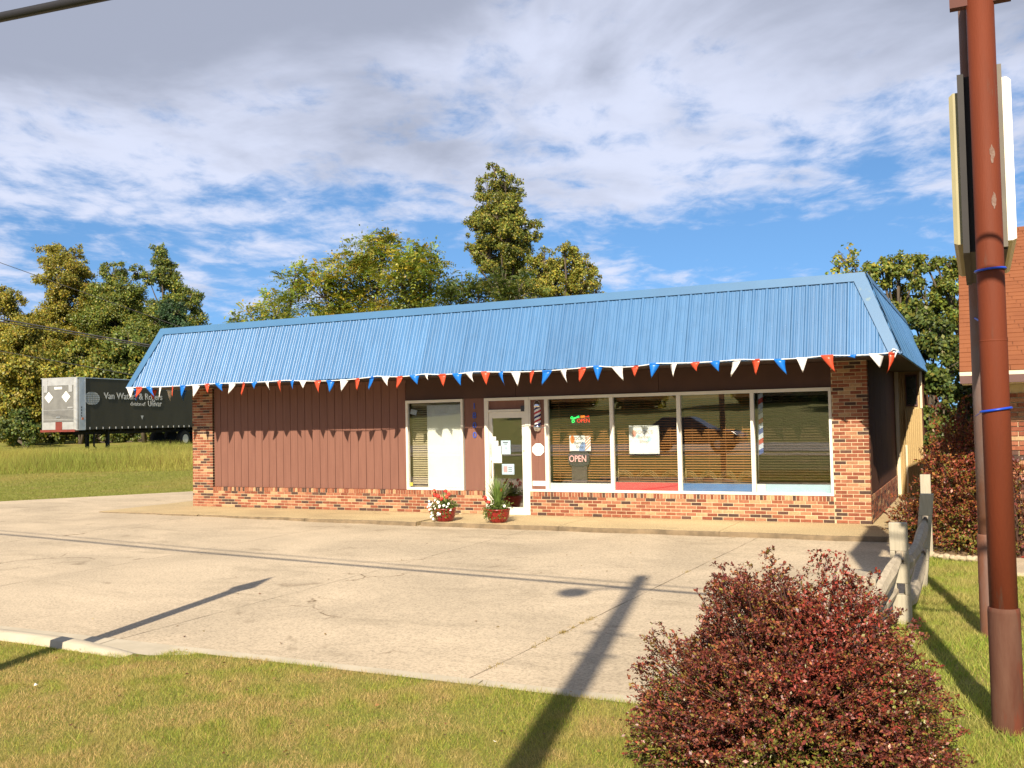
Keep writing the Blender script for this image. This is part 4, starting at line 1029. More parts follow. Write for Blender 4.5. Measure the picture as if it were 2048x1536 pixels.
for s_, xx in ((-1, 1.725), (1, 1.992)):
    m = MB(); z0, z1, y0, y1 = 3.10, 4.13 if s_ < 0 else 4.19, -11.05, -9.33
    q = [(xx, y0, z0), (xx, y1, z0), (xx, y1, z1), (xx, y0, z1)]; d_ = .055*s_
    i_ = [(xx+d_, y0+.012, z0+.012), (xx+d_, y1-.012, z0+.012), (xx+d_, y1-.012, z1-.02), (xx+d_, y0+.012, z1-.02)]
    q2 = [(xx+d_*.55, y0, z0), (xx+d_*.55, y1, z0), (xx+d_*.55, y1, z1), (xx+d_*.55, y0, z1)]
    f = []; vs = q+q2+i_
    for a in range(4):
        b_ = (a+1) % 4; f += [(a, b_, 4+b_, 4+a), (4+a, 4+b_, 8+b_, 8+a)]
    f.append((8, 9, 10, 11)); m.add(vs, f)
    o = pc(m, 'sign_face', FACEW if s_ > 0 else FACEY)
RUSTD = mat('dark rust steel', (.11, .03, .02), (.08, .025, .018), 6, .7)
for y in (-11.26, -8.41): pc(MB().box(1.70, 2.06, y-.035, y+.035, 4.62, 4.69), 'cross_bar', RUSTD)
up = pc(MB().box(1.80, 1.93, -11.1, -8.2, 4.78, 5.82), 'upper_cabinet', CAB)
TIE = mat('blue nylon tie', (.01, .06, .50), None, 5, .4)
def ring(z, r, tilt, cx=1.88, cy=-11.26):
    return [(cx+r*math.cos(t), cy+r*math.sin(t), z+tilt*math.cos(t)) for t in np.linspace(0, 6.283, 29)]
pc(MB().tube(ring(2.885, .088, .006), .0085, 6), 'tie', TIE); pc(MB().tube(ring(1.985, .088, .012)+[(1.80, -11.3, 1.975)], .0085, 6), 'tie', TIE)
pc(MB().tube([(1.775, -8.47, 2.82), (1.83, -9.4, 2.70), (1.86, -11.17, 2.60)], .008, 6), 'tie', TIE)
pc(MB().tube([(1.75, -8.5, 1.93), (1.80, -9.6, 1.97), (1.84, -11.18, 1.985)], .005, 6), 'tie', TIE)
pc(MB().tube(ring(2.56, .0935, .0), .006, 6), 'conduit_strap', RUSTD) if False else None

# ================================================================== split rail fence
fe = empty('split_rail_fence', (1.05, -6, -.05), 0, 'old split rail fence with grey leaning posts and fallen rails', 'fence')
finv = Matrix.Translation((-1.05, 6, .05))
def fc_(m, name, mt, bv=.008):
    o = m.build(name, mt); o.parent = fe; o.matrix_parent_inverse = finv
    if bv: bevel(o, bv, 2)
    return o
def post(x, y, z, wx, wy, lx, ly, slots):
    """two cheeks with open slots between: lower, bridges, top"""
    m = MB(); H = z
    def bx(x0, x1, y0, y1, z0, z1):
        sh = lambda zz: (lx*zz, ly*zz)
        p = []
        for zz in (z0, z1):
            a, b_ = sh(zz); p += [(x+x0+a, y+y0+b_, zz), (x+x1+a, y+y0+b_, zz), (x+x1+a, y+y1+b_, zz), (x+x0+a, y+y1+b_, zz)]
        m.hexa(p)
    cur = -.15
    for (a, e) in slots:
        bx(-wx/2, wx/2, -wy/2, wy/2, cur, a)
        bx(-wx/2, -wx*.22, -wy/2, wy/2, a, e); bx(wx*.22, wx/2, -wy/2, wy/2, a, e); cur = e
    bx(-wx/2, wx/2, -wy/2, wy/2, cur, H)
    return fc_(m, 'post', WOODL, .006)
def rail(a, b_, w0=.055, h0=.13, sag=0, seed=0, taper=.5):
    rr = random.Random(seed); A, B = Vector(a), Vector(b_); n = 9; d = (B-A).normalized(); s_ = d.cross(Vector((0, 0, 1))).normalized(); u_ = s_.cross(d)
    vs = []; K = 7
    for i in range(n):
        t = i/(n-1); c = A.lerp(B, t)-Vector((0, 0, sag*4*t*(1-t))); k = taper+(1-taper)*min(1, 4*t*(1-t)*1.6)
        for j in range(K):
            an = 2*math.pi*j/K+.3; q = 1+rr.uniform(-.14, .14)
            vs.append(c+s_*(math.cos(an)*w0*k*q)+u_*(math.sin(an)*h0*.5*k*q))
    fs = [(i*K+j, i*K+(j+1) % K, (i+1)*K+(j+1) % K, (i+1)*K+j) for i in range(n-1) for j in range(K)]+[tuple(range(K))[::-1], tuple((n-1)*K+j for j in range(K))]
    return fc_(MB().add(vs, fs), 'rail', WOOD, 0)
post(1.05, -8.09, .91, .165, .10, -.02, 0.0, [(.22, .33), (.52, .64)])
post(1.10, -5.99, 1.03, .145, .10, .10, -.05, [(.26, .40), (.62, .78)])
post(1.06, -3.35, 1.09, .135, .10, .0, 0.0, [(.30, .42), (.68, .80)])
rail((1.04, -8.12, .60), (.78, -9.55, .08), .06, .17, 0, 1); rail((1.0, -8.1, .26), (.70, -9.0, .0), .05, .13, 0, 2)
rail((1.17, -5.94, .72), (1.06, -8.02, .50), .06, .17, .12, 3); rail((1.13, -5.92, .33), (1.08, -8.0, .12), .06, .17, .10, 4)
rail((1.07, -3.37, .74), (1.16, -5.95, .70), .055, .14, .16, 5); rail((1.07, -3.37, .36), (1.13, -5.95, .33), .055, .14, .05, 6)
tb = MB().hexa([(.28, -7.0, -.16), (.72, -7.15, -.16), (.76, -6.85, -.16), (.32, -6.72, -.16), (.28, -7.0, .26), (.72, -7.15, .20), (.76, -6.85, .20), (.32, -6.72, .26)]).build('wooden_block', WOOD); bevel(tb, .015, 2)
tag(tb, 'low grey timber block beside the near fence post', 'timber block')

# ================================================================== neighbouring house
ho = empty('brick_house', (5, -1, -.05), 0, 'low brick house with steep terracotta shingle roof', 'house')
hinv = Matrix.Translation((-5, 1, .05))
def hc(m, name, mt, par=None):
    o = m.build(name, mt); o.parent = par or ho; o.matrix_parent_inverse = hinv; return o
HX0, HX1, HY0, HY1 = 2.05, 11.0, -3.24, 3.2
hc(MB().box(HX0+.02, HX1, HY0+.02, HY1, -.2, 2.33), 'wall', MORTAR)
gm = MB(); gm.add([(HX0+.05, HY0+.02, 2.33), (HX0+.05, HY1, 2.33), (HX0+.05, 0, 4.8), (HX0+.2, HY0+.02, 2.33), (HX0+.2, HY1, 2.33), (HX0+.2, 0, 4.8)], [(0, 1, 2), (3, 5, 4), (0, 3, 4, 1), (1, 4, 5, 2), (2, 5, 3, 0)]); hc(gm, 'gable', BROWNTRIM)
hb = box_mesh('brick', BL, .09, BH, BRICK)
hl = []
for k in range(34):
    x = HX0+(0 if k % 2 else -PITCH/2)+PITCH/2
    while x < HX1: hl.append((x, HY0+.045, -.03+k*CRS+BH/2)); x += PITCH
hl.sort(key=lambda q: q[0])
random.seed(9)
for x, y, z in hl[:300]:
    o = link('brick', hb, ho, (x-5, y+1+random.uniform(-.003, .003), z+.05))
m = MB()
for x, y, z in hl[300:]: m.box(x-BL/2, x+BL/2, y-.045, y+.045, z-BH/2, z+BH/2)
for k in range(34):
    y = HY0+.1+(PITCH/2 if k % 2 else 0)
    while y < HY1-.2: m.box(HX0, HX0+.08, y, y+BL, -.03+k*CRS, -.03+k*CRS+BH); y += PITCH
tag(hc(m, 'brick_courses', BRICKS), kind='stuff')
EX0, EYF, EZF = 1.56, -3.90, 2.50; RYH, RZH = .12, 5.05
slp = Vector((0, RYH-EYF, RZH-EZF)); LS = slp.length; slp.normalize(); nrm = Vector((0, -slp.z, slp.y))
hc(MB().slab([(EX0+.01, EYF, EZF-.02), (HX1, EYF, EZF-.02), (HX1, RYH, RZH-.02), (EX0+.01, RYH, RZH-.02)], nrm, .015), 'roof_deck', BROWNTRIM)
hc(MB().slab([(EX0+.01, RYH, RZH-.02), (HX1, RYH, RZH-.02), (HX1, 4.2, EZF-.02), (EX0+.01, 4.2, EZF-.02)], (0, slp.z, slp.y), .03), 'rear_roof', SHINGLE)
def shingle_mesh(w):
    m = MB(); L_ = .20
    return m.hexa([(0, 0, 0), (w, 0, 0), (w, L_, 0), (0, L_, 0), (0, 0, .013), (w, 0, .013), (w, L_, .002), (0, L_, .002)]).mesh('shingle', SHINGLE)
shm = shingle_mesh(.299); EXPO = .127; pitch_a = math.atan2(slp.z, slp.y)
sh = []
for r in range(int(LS/EXPO)):
    off = (r % 6)*.05; x = EX0-off
    while x < HX1-.3: sh.append((x, r)); x += .305
near = [q for q in sh if q[0] < 3.6]; near.sort(key=lambda q: q[0]); far = near[300:]+[q for q in sh if q[0] >= 3.6]; near = near[:300]
for x, r in near:
    p = Vector((max(x, EX0), EYF, EZF))+slp*(r*EXPO-.01)+nrm*(.004+.004*random.random())
    o = link('shingle', shm, ho, p-Vector((5, -1, -.05)), (pitch_a+random.uniform(-.004, .004), 0, 0), (1 if x >= EX0 else max(.15, (x+.305-EX0)/.305), 1, 1))
m = MB()
for x, r in far:
    p = Vector((x, EYF, EZF))+slp*(r*EXPO-.01)+nrm*.004; q = slp*.2; u = Vector((.299, 0, 0))
    m.hexa([p, p+u, p+u+q, p+q, p+nrm*.013, p+u+nrm*.013, p+u+q+nrm*.002, p+q+nrm*.002])
tag(hc(m, 'shingle_courses', SHINGLE), kind='stuff')
hc(MB().box(EX0, HX1, EYF-.03, EYF, EZF-.055, EZF-.005), 'drip_edge', CREAMW)
hc(MB().box(EX0, HX1, EYF-.05, EYF+.02, EZF-.16, EZF-.056), 'gutter', BROWNTRIM)
hc(MB().slab([(EX0-.004, EYF, EZF-.14), (EX0-.004, RYH, RZH-.14), (EX0-.004, RYH, RZH+.0), (EX0-.004, EYF, EZF)], (1, 0, 0), .02), 'rake_board', BROWNTRIM)
m = MB(); y = EYF+.03
while y < HY0+.0: m.box(EX0+.02, HX1, y, y+.085, 2.335, 2.35); y += .09
hc(m, 'soffit', CREAMW)
# ================================================================== shrubs
def palette(n, g, cols, wts):
    c = np.array(cols)[g.choice(len(cols), n, p=np.array(wts)/sum(wts))]
    return c*g.uniform(.72, 1.3, (n, 1))*(1+g.normal(0, .06, (n, 3)))
def barberry(name, ctr, lobes, label, seed, nshoot, nleaf, ll, cols, wts, green_low=.5, sprigs=14, cat='shrub'):
    """arching shoots with small leaves over several mounded lobes; bare twigs inside"""
    g = np.random.default_rng(seed); cx, cy, cz = ctr
    root = empty(name, (cx, cy, cz), 0, label, cat)
    TW = bpy.data.materials.get('barberry twig') or mat('barberry twig', (.11, .055, .035), (.08, .04, .03), 9, .8)
    area = np.array([(l[3]+.12)*(l[4]+.12)*l[5] for l in lobes]); H = max(l[2]+l[5] for l in lobes)
    allC, allA, allN, allcol, alll = [], [], [], [], []; m = MB()
    for (lx, ly, lz_, rx, ry, rz), ns in zip(lobes, (area/area.sum()*nshoot).astype(int)):
        th = g.uniform(0, 2*np.pi, ns); zz = g.uniform(-.25, 1, ns); rr = np.sqrt(1-np.clip(zz, 0, 1)**2)
        D = np.stack([np.cos(th)*rr, np.sin(th)*rr, zz], 1)
        f1 = vnoise(D[:, 0]*2+zz*1.5, D[:, 1]*2-zz*2.2, 3.0, seed+1); f2 = vnoise(D[:, 0]*2-zz*3, D[:, 1]*2+zz*3, 8.0, seed+2)
        lump = .74+.22*f1+.30*f2+g.normal(0, .03, ns)
        depth = np.where(g.random(ns) < .36, g.uniform(.4, .88, ns), 1.0)
        end = D*np.array([rx, ry, rz])*(lump*depth)[:, None]
        ex = g.choice(ns, max(3, int(sprigs*ns/nshoot)), replace=False)
        dirv = unit(D*np.array([1.2, 1.2, .5])+np.array([0, 0, .22])+g.normal(0, .33, (ns, 3)))
        dirv[ex] = unit(D[ex]*np.array([.8, .8, .4])+np.array([0, 0, .8])+g.normal(0, .2, (len(ex), 3)))
        end[ex] += dirv[ex]*g.uniform(.03, .13, (len(ex), 1))*rz
        off = np.array([lx, ly, lz_]); ln = g.uniform(.10, .24, ns)*H/1.15; ln[ex] *= 1.7
        start = end-dirv*ln[:, None]
        t = g.uniform(0, 1, (ns, nleaf))
        C = start[:, None]+(end-start)[:, None]*t[..., None]; C[..., 2] += .02*np.sin(t*3.14)
        C = C.reshape(-1, 3)+g.normal(0, .004, (ns*nleaf, 3)); n = len(C)
        dd = np.repeat(dirv, nleaf, 0); Dn = np.repeat(D, nleaf, 0)
        col = palette(n, g, cols, wts)*np.repeat(g.uniform(.7, 1.3, (ns, 1)), nleaf, 0)
        P = end+off; h = np.clip(P[:, 2]/H, 0, 1.1); pn = vnoise(P[:, 0]*1.3, P[:, 1]+P[:, 2]*1.6, 4.2, seed+5)
        inner = np.where(depth < .9, .45, 0)
        gr = np.repeat(np.clip((green_low-h)*1.3+(pn-.55)*1.4+inner, .04, .85)*g.uniform(.2, 1.15, ns), nleaf); hit = g.random(n) < gr
        col[hit] = np.array([.17, .165, .03])*g.uniform(.5, 1.5, (hit.sum(), 1))
        redp = np.repeat(vnoise(P[:, 0]*1.2+5, P[:, 2]*1.4-P[:, 1], 3.6, seed+9) > .86, nleaf) & (g.random(n) < .45)
        col[redp] = np.array([.29, .046, .03])*g.uniform(.6, 1.3, (redp.sum(), 1))
        allC.append(C+off); allA.append(dd*.95+g.normal(0, .6, (n, 3))); allN.append(Dn+g.normal(0, .5, (n, 3))+np.array([0, -.1, .5])); allcol.append(col); alll.append(g.uniform(.45, 1.45, n)*ll*np.repeat(g.uniform(.75, 1.2, ns), nleaf))
        for i in list(g.choice(ns, min(140, ns//3), replace=False))+list(ex):
            b0 = Vector((lx*.5+g.normal(0, .08*rx), ly*.5+g.normal(0, .08*ry), 0)); e = Vector(end[i]+off); md = b0.lerp(e, .55)+Vector((0, 0, .08*rz))
            m.tube([b0, md, e], [.008, .005, .002], 4, cap=False)
    l = np.concatenate(alll)
    link('foliage', np_mesh('foliage', leaves(np.concatenate(allC), np.concatenate(allA), np.concatenate(allN), l, l*.56, .3), 4, SHRUBLEAF, np.clip(np.concatenate(allcol), .004, .9)), root)
    tag(m.build('branches', TW, root), kind='stuff')
    return root
BC = [(.175, .042, .032), (.225, .058, .034), (.105, .030, .030), (.26, .10, .032), (.20, .14, .034)]
barberry('barberry_shrub', (.78, -12.42, .03), [(.02, .05, 0, .70, .70, .95), (-.62, .02, 0, .40, .44, .62), (-.22, .08, .1, .40, .46, .88), (.18, .0, .1, .44, .46, .88), (.52, -.05, 0, .34, .46, .56), (.0, -.42, 0, .72, .46, .66), (-.42, -.33, 0, .44, .42, .5)], 'large round maroon barberry shrub on the front lawn', 31, 11500, 24, .0192, BC, [4, 4, 2.5, 1.6, 1.4], .48, 44)
BC2 = [(.22, .05, .03), (.28, .085, .03), (.13, .032, .03), (.30, .13, .035), (.17, .12, .03)]
barberry('barberry_shrub', (1.55, -2.05, -.05), [(0, 0, 0, .72, 1.2, 1.75), (-.05, -.75, 0, .5, .8, 1.45), (-.1, .6, .2, .6, .8, 1.8)], 'tall reddish barberry behind the split rail fence between the two buildings', 32, 3400, 18, .040, BC2, [4, 3, 2, 2, 2], .45, 26)
barberry('barberry_shrub', (.86, -1.35, -.05), [(0, 0, 0, .42, .6, .62), (-.2, .5, 0, .35, .4, .7)], 'low straggly barberry beside the shop corner walk', 33, 620, 16, .036, BC2, [3, 2, 2, 2, 2], .6, 22)
barberry('barberry_shrub', (2.22, -3.55, -.05), [(0, 0, .25, .22, .2, 1.2)], 'thin barberry growing up the brick house wall', 34, 120, 15, .042, BC, [4, 3, 2, 2, 2], .4, 10)
# mulch bed with edging stones
MULCH = mat('dry mulch', (.26, .17, .085), (.16, .10, .055), 7, .95, .9, 40)
mb = MB().prism([(.95, -3.55), (1.95, -3.75), (1.95, -3.28), (2.0, .5), (.74, .5), (.74, -1.3)], -.2, -.02).build('mulch_bed', MULCH); tag(mb, kind='structure')
STONE = mat('edging stone', (.45, .36, .24), (.34, .27, .18), 6, .9, .5, 30)
random.seed(14)
for i in range(15):
    t = i/14; x = 1.05+.95*t; y = -3.62-.2*math.sin(t*3.1)-t*.12
    bm = bmesh.new(); bmesh.ops.create_icosphere(bm, subdivisions=2, radius=1)
    for v in bm.verts: v.co *= 1+random.uniform(-.14, .14)
    me = bpy.data.meshes.new('edging_stone'); bm.to_mesh(me); bm.free(); me.materials.append(STONE)
    o = link('edging_stone', me, None, (x, y, .0), (0, 0, random.uniform(0, 3)), (random.uniform(.05, .085), random.uniform(.045, .06), random.uniform(.035, .06)))
    tag(o, 'small tan stone in the edging of the mulch bed behind the fence', 'stone', 'edging stones of the mulch bed')

# ================================================================== trees
TREES = {
 'L0':[(-59.71,26.91,11.47,0.70),(-58.82,27.14,11.08,0.77),(-59.52,27.15,9.72,1.41),(-57.45,27.34,7.86,1.91),(-58.52,26.60,6.13,2.08),(-57.05,28.42,6.32,1.93),(-60.03,28.71,4.12,1.80)],
 'L1':[(-61.53,32.30,15.18,0.99),(-59.81,33.04,15.12,0.91),(-59.75,31.87,13.33,1.69),(-59.26,33.03,13.24,1.14),(-59.40,32.24,11.27,1.80),(-60.26,31.53,9.57,1.87),(-58.74,32.11,7.84,1.86)],
 'L2':[(-53.49,33.22,13.34,0.59),(-54.76,34.14,10.56,1.50),(-57.28,32.68,10.04,1.49),(-55.74,32.95,13.50,0.96),(-56.57,32.76,11.86,1.26),(-54.04,32.64,11.59,1.24),(-55.03,32.29,9.86,1.83),(-55.70,33.10,7.74,2.04)],
 'L3':[(-50.89,32.78,14.58,0.65),(-50.83,33.28,13.12,1.08),(-50.43,33.68,11.57,1.23),(-51.15,31.99,12.62,0.64),(-48.76,33.83,11.21,0.79),(-49.25,33.88,9.63,1.22),(-50.76,32.80,9.45,1.72),(-50.78,31.78,7.42,1.94)],
 'D0':[(-47.70,30.87,9.79,1.03),(-47.05,30.66,8.53,0.85)],
 'B0':[(-51.21,21.51,2.28,1.16),(-49.82,21.81,1.71,0.76)],
 'B1':[(-54.45,23.57,3.92,1.61),(-52.66,23.66,5.62,1.60),(-53.14,25.13,3.89,1.47),(-53.95,23.91,2.13,1.29)],
 'B2':[(-53.01,26.17,5.72,1.49),(-51.57,26.75,6.52,1.49),(-49.75,26.78,5.61,1.47),(-51.24,25.87,4.17,1.47)],
 'B3':[(-48.88,27.42,5.93,1.48),(-47.25,27.78,5.88,1.47),(-47.50,26.99,7.31,1.29),(-46.32,27.94,4.87,1.46),(-45.96,29.32,5.55,1.32)],
 'B4':[(-53.26,25.79,1.66,0.66),(-52.50,26.16,1.64,0.66),(-52.24,26.97,1.62,0.67),(-51.16,27.09,1.60,0.66),(-50.61,27.66,1.59,0.66),(-49.78,27.99,1.57,0.66),(-48.89,28.26,1.55,0.66),(-48.66,29.15,1.53,0.67),(-47.22,28.90,1.52,0.66),(-46.62,29.45,1.50,0.66),(-45.68,29.66,1.48,0.66)],
 'W0':[(-85.71,33.23,2.89,2.10),(-84.49,32.50,6.12,2.08),(-84.63,32.57,9.17,2.08),(-84.01,34.44,2.85,2.11),(-82.60,33.56,6.08,2.08),(-83.22,33.93,9.17,2.10),(-82.42,35.73,2.81,2.12),(-79.92,34.13,6.00,2.06),(-79.70,33.99,9.00,2.06),(-78.40,35.43,2.74,2.07),(-79.83,36.39,6.05,2.11),(-79.29,36.03,9.09,2.10),(-76.40,36.43,2.69,2.07),(-76.55,36.54,5.94,2.08),(-76.02,36.16,8.93,2.07),(-74.99,37.86,2.65,2.09),(-73.74,36.95,5.85,2.06),(-75.42,38.18,9.02,2.11),(-74.12,39.74,2.61,2.12),(-74.16,39.78,5.93,2.13),(-73.47,39.26,8.98,2.11),(-72.22,40.87,2.57,2.13),(-69.66,38.84,5.76,2.06),(-70.26,39.33,8.82,2.08),(-70.16,41.89,2.52,2.13),(-69.57,41.41,5.81,2.11),(-68.54,40.57,8.80,2.09),(-68.03,42.85,2.47,2.13),(-67.13,42.08,5.75,2.10),(-67.50,42.43,8.86,2.12),(-64.42,42.44,2.41,2.08),(-64.06,42.14,5.64,2.07),(-64.55,42.62,8.72,2.09),(-62.03,43.08,2.36,2.07),(-62.48,43.54,5.62,2.08),(-63.71,44.75,8.80,2.13),(-60.45,44.49,2.32,2.08),(-59.62,43.69,5.52,2.06),(-59.60,43.70,8.53,2.06),(-58.08,45.11,2.27,2.07),(-59.29,46.43,5.58,2.11),(-58.27,45.40,8.56,2.08)],
 'M0':[(-29.82,17.35,6.87,0.29),(-29.01,17.37,7.06,0.66),(-28.88,18.66,7.72,0.92),(-27.33,18.52,9.21,0.38),(-27.20,18.27,8.33,0.76),(-27.74,17.81,6.90,0.83)],
 'M1':[(-26.44,19.19,8.25,1.20),(-25.25,19.98,8.97,1.20),(-24.22,21.48,10.18,1.03),(-23.85,21.03,10.87,0.44),(-24.62,20.14,9.79,1.01),(-25.89,20.43,7.49,1.22),(-24.05,20.73,8.00,1.33),(-26.99,20.69,7.09,0.87)],
 'M2':[(-21.37,19.63,9.19,1.06),(-21.04,20.52,9.79,0.65),(-21.63,20.90,8.07,1.30),(-22.29,19.78,8.59,0.93),(-20.93,21.14,8.99,0.66),(-21.98,20.10,7.19,1.05)],
 'M3':[(-19.13,20.03,8.13,0.73),(-19.75,19.96,7.25,0.87),(-18.29,20.02,7.38,0.94),(-17.69,20.95,7.66,0.91),(-16.78,21.14,7.61,0.86)],
 'T1':[(-21.67,29.50,14.33,0.89),(-22.13,29.30,13.08,1.00),(-20.89,29.31,13.22,0.88),(-20.88,28.41,11.83,1.14),(-22.03,28.42,10.99,0.98),(-20.63,29.10,10.96,0.93),(-21.66,28.61,15.72,0.44),(-21.09,28.78,14.94,0.77),(-22.40,29.11,14.61,0.89),(-20.62,29.03,14.10,0.60),(-21.18,28.16,13.18,1.24),(-22.85,29.10,12.70,0.95),(-20.54,29.62,12.55,0.94),(-22.16,30.03,11.37,1.46),(-23.16,28.23,11.40,0.33),(-21.84,29.94,9.78,1.34),(-19.88,29.94,12.12,0.33)],
 'T2':[(-19.01,28.73,9.40,1.12),(-18.80,28.52,10.43,0.69),(-19.31,28.05,8.28,1.27),(-16.69,28.65,8.94,0.89),(-17.58,28.52,10.90,0.53),(-17.45,29.55,10.18,1.02),(-18.53,29.18,9.55,1.13),(-16.68,29.76,9.66,0.64),(-16.16,29.43,8.67,0.48),(-17.61,29.13,8.54,0.93)],
 'R0':[(-2.09,15.54,7.16,0.40),(-2.31,15.31,6.82,0.30),(-1.73,15.74,6.74,0.40)],
 'R1':[(-0.92,14.82,6.63,0.45),(-0.37,15.18,6.71,0.42),(-0.75,15.06,6.48,0.52),(-1.23,14.50,6.45,0.38),(-0.44,15.59,5.62,0.69),(0.05,15.64,6.57,0.46)],
 'R2':[(0.45,14.07,6.52,0.37),(1.10,15.01,6.56,0.41),(0.80,14.97,6.29,0.54),(0.36,14.59,5.46,0.78),(1.14,14.19,5.21,0.67),(1.45,15.07,6.37,0.31)],
 'R3':[(0.82,8.64,3.79,0.66),(0.33,9.22,4.38,0.47),(1.12,9.45,3.17,0.65)],
 'R5':[(1.58,2.07,2.18,0.28),(1.65,2.17,1.70,0.30),(1.56,2.32,2.52,0.21),(1.51,2.33,1.31,0.29)],
 'R4':[(0.98,7.26,2.24,0.58),(0.89,7.25,2.85,0.41),(0.82,6.69,1.53,0.52),(1.35,6.79,1.64,0.47)],

}
def crown(name, blobs, trunk_base, label, seed, leaf, cols, wts, cat='tree', frond=False, dens=1.0, thick=.16, group=None, loose=.40):
    g = np.random.default_rng(seed); bx, by = trunk_base; bz = float(gh(bx, by))
    root = empty(name, (bx, by, bz), 0, label, cat, group); base = np.array([bx, by, bz])
    Cs, Ns, Cl = [], [], []; m = MB(); tops = sorted(blobs, key=lambda b: -b[2])
    top = Vector((tops[0][0]-bx, tops[0][1]-by, tops[0][2]-bz))
    n = 7; wob = g.normal(0, .12, (n, 2)); spine = []
    for i in range(n):
        t = i/(n-1); spine.append(Vector((top.x*t**1.5+wob[i, 0]*(i > 0), top.y*t**1.5+wob[i, 1]*(i > 0), (top.z)*t-.1*(i == 0))))
    m.tube(spine, [thick*(1-.88*i/(n-1)) for i in range(n)], 8)
    for (x, y, z, r) in blobs:
        c = np.array([x, y, z])-base
        # limb from the spine to this clump
        k = int(np.clip((c[2]-1.2*r-1)/max(top.z, 1)*(n-1), 0, n-2)); s0 = spine[k]
        cv = Vector(c); md = s0.lerp(cv, .5)+Vector((0, 0, -.12*r))
        m.tube([s0, md, cv, cv+Vector((g.normal(0, .2), g.normal(0, .2), r*.7))], [thick*.42, thick*.26, thick*.14, .012], 6, cap=False)
        nc = max(11, int(26*r**1.2)) if not frond else max(8, int(15*r**1.3))
        u = unit(g.normal(0, 1, (nc, 3))); q = u*(g.uniform(.25, 1, (nc, 1))**.6)*np.array([1, 1, 1.0])*r*1.04+c
        for j in range(nc):
            if j % 2 == 0:
                e = Vector(q[j]); m.tube([cv.lerp(s0, .1), cv.lerp(e, .6)+Vector((0, 0, .1*r)), e], [.03, .02, .008], 4, cap=False)
            rr = r*loose*g.uniform(.55, 1.15)
            nl = int(dens*(62 if frond else 430)*rr*rr/(leaf/.21)**2)+6
            p = g.normal(0, 1, (nl, 3)); p = unit(p)*(g.random((nl, 1))**.5)*rr*np.array([1, 1, .8])
            Cs.append(q[j]+p); Ns.append(unit(p+u[j]*rr*.7+np.array([0, -.1, .5])*rr)); 
            tone = g.uniform(.75, 1.25); base_c = palette(nl, g, cols, wts)*tone
            Cl.append(base_c)
    C = np.concatenate(Cs); Nn = np.concatenate(Ns); Cl = np.concatenate(Cl); N_ = len(C)
    if not frond:
        A = g.normal(0, 1, (N_, 3))+np.array([0, 0, -.5]); l = g.uniform(.7, 1.3, N_)*leaf
        V = leaves(C, A, Nn+g.normal(0, .45, (N_, 3)), l, l*.72, .18); cc = Cl
    else:
        # pinnate fronds: a drooping midrib with paired leaflets
        K = 6; a = unit(np.stack([Nn[:, 0], Nn[:, 1], Nn[:, 2]*.35+.1], 1)+g.normal(0, .3, (N_, 3))); L_ = g.uniform(.55, 1.0, N_)*leaf*3.0
        sd = unit(np.cross(a, np.array([0, 0, 1.])+g.normal(0, .25, (N_, 3)))); upv = np.cross(sd, a)
        Vs, Cc = [], []
        for i in range(K):
            t = (i+.6)/K
            P0 = C+a*(L_*t)[:, None]-np.array([0, 0, 1])*(L_*.42*t*t)[:, None]
            for s_ in (-1, 1):
                ax = sd*s_+a*.45+np.array([0, 0, -.28]); ll = L_*(.30*(1-.55*abs(t-.45)))
                Vs.append(leaves(P0, ax, upv+g.normal(0, .15, (N_, 3)), ll, ll*.46, .1).reshape(N_, 4, 3)); Cc.append(Cl)
        V = np.concatenate(Vs).reshape(-1, 3); cc = np.concatenate(Cc)
    if frond:   # plain leaves fill the shaded middle of each clump
        nf = int(N_*3.2); i_ = g.integers(0, N_, nf); lf = g.uniform(.6, 1.2, nf)*leaf*.75
        V2 = leaves(C[i_]+g.normal(0, .22, (nf, 3)), g.normal(0, 1, (nf, 3)), Nn[i_]+g.normal(0, .5, (nf, 3)), lf, lf*.6, .15)
        V = np.concatenate([V, V2]); cc = np.concatenate([cc, Cl[i_]*.9])
    link('crown', np_mesh('crown', V, 4, LEAF, np.clip(cc, .004, .8)), root)
    m.build('trunk', BARK, root)
    return root
GOLD = [tuple(1.6*v for v in c) for c in [(.18, .16, .024), (.13, .13, .024), (.22, .17, .02), (.09, .105, .022), (.15, .10, .02)]]
GREENY = [tuple(1.6*v for v in c) for c in [(.085, .11, .022), (.115, .135, .025), (.16, .15, .024), (.06, .085, .02), (.18, .15, .022)]]
DARKG = [tuple(1.5*v for v in c) for c in [(.045, .07, .018), (.065, .09, .022), (.085, .10, .02), (.12, .115, .02)]]
LIMEY = [tuple(1.6*v for v in c) for c in [(.15, .185, .028), (.20, .195, .03), (.11, .15, .026), (.27, .205, .025), (.09, .12, .022)]]
BRONZE = [tuple(1.6*v for v in c) for c in [(.11, .125, .024), (.14, .145, .025), (.07, .09, .022), (.21, .175, .025), (.15, .11, .025)]]
def tb_(k): b = TREES[k]; return (sum(q[0] for q in b)/len(b), sum(q[1] for q in b)/len(b))
tag(crown('far_woods', TREES['W0'], tb_('W0'), None, 40, .42, GREENY, [4, 3, 2, 3, 1], None, dens=.62), kind='stuff')
Gl, Gm, Gr, Gb = 'trees behind the trailer', 'trees behind the barber shop', 'trees between the two buildings', 'bushes under the trees by the trailer'
crown('deciduous_tree', TREES['L0'], tb_('L0'), 'yellowing tree cut by the left edge of the photo, above the wires', 41, .14, GOLD, [4, 3, 2, 2, 1], group=Gl)
crown('deciduous_tree', TREES['L1'], tb_('L1'), 'tall sparse golden tree behind the rear doors of the trailer', 42, .14, GOLD, [4, 3, 3, 2, 1.5], dens=.85, loose=.37, group=Gl)
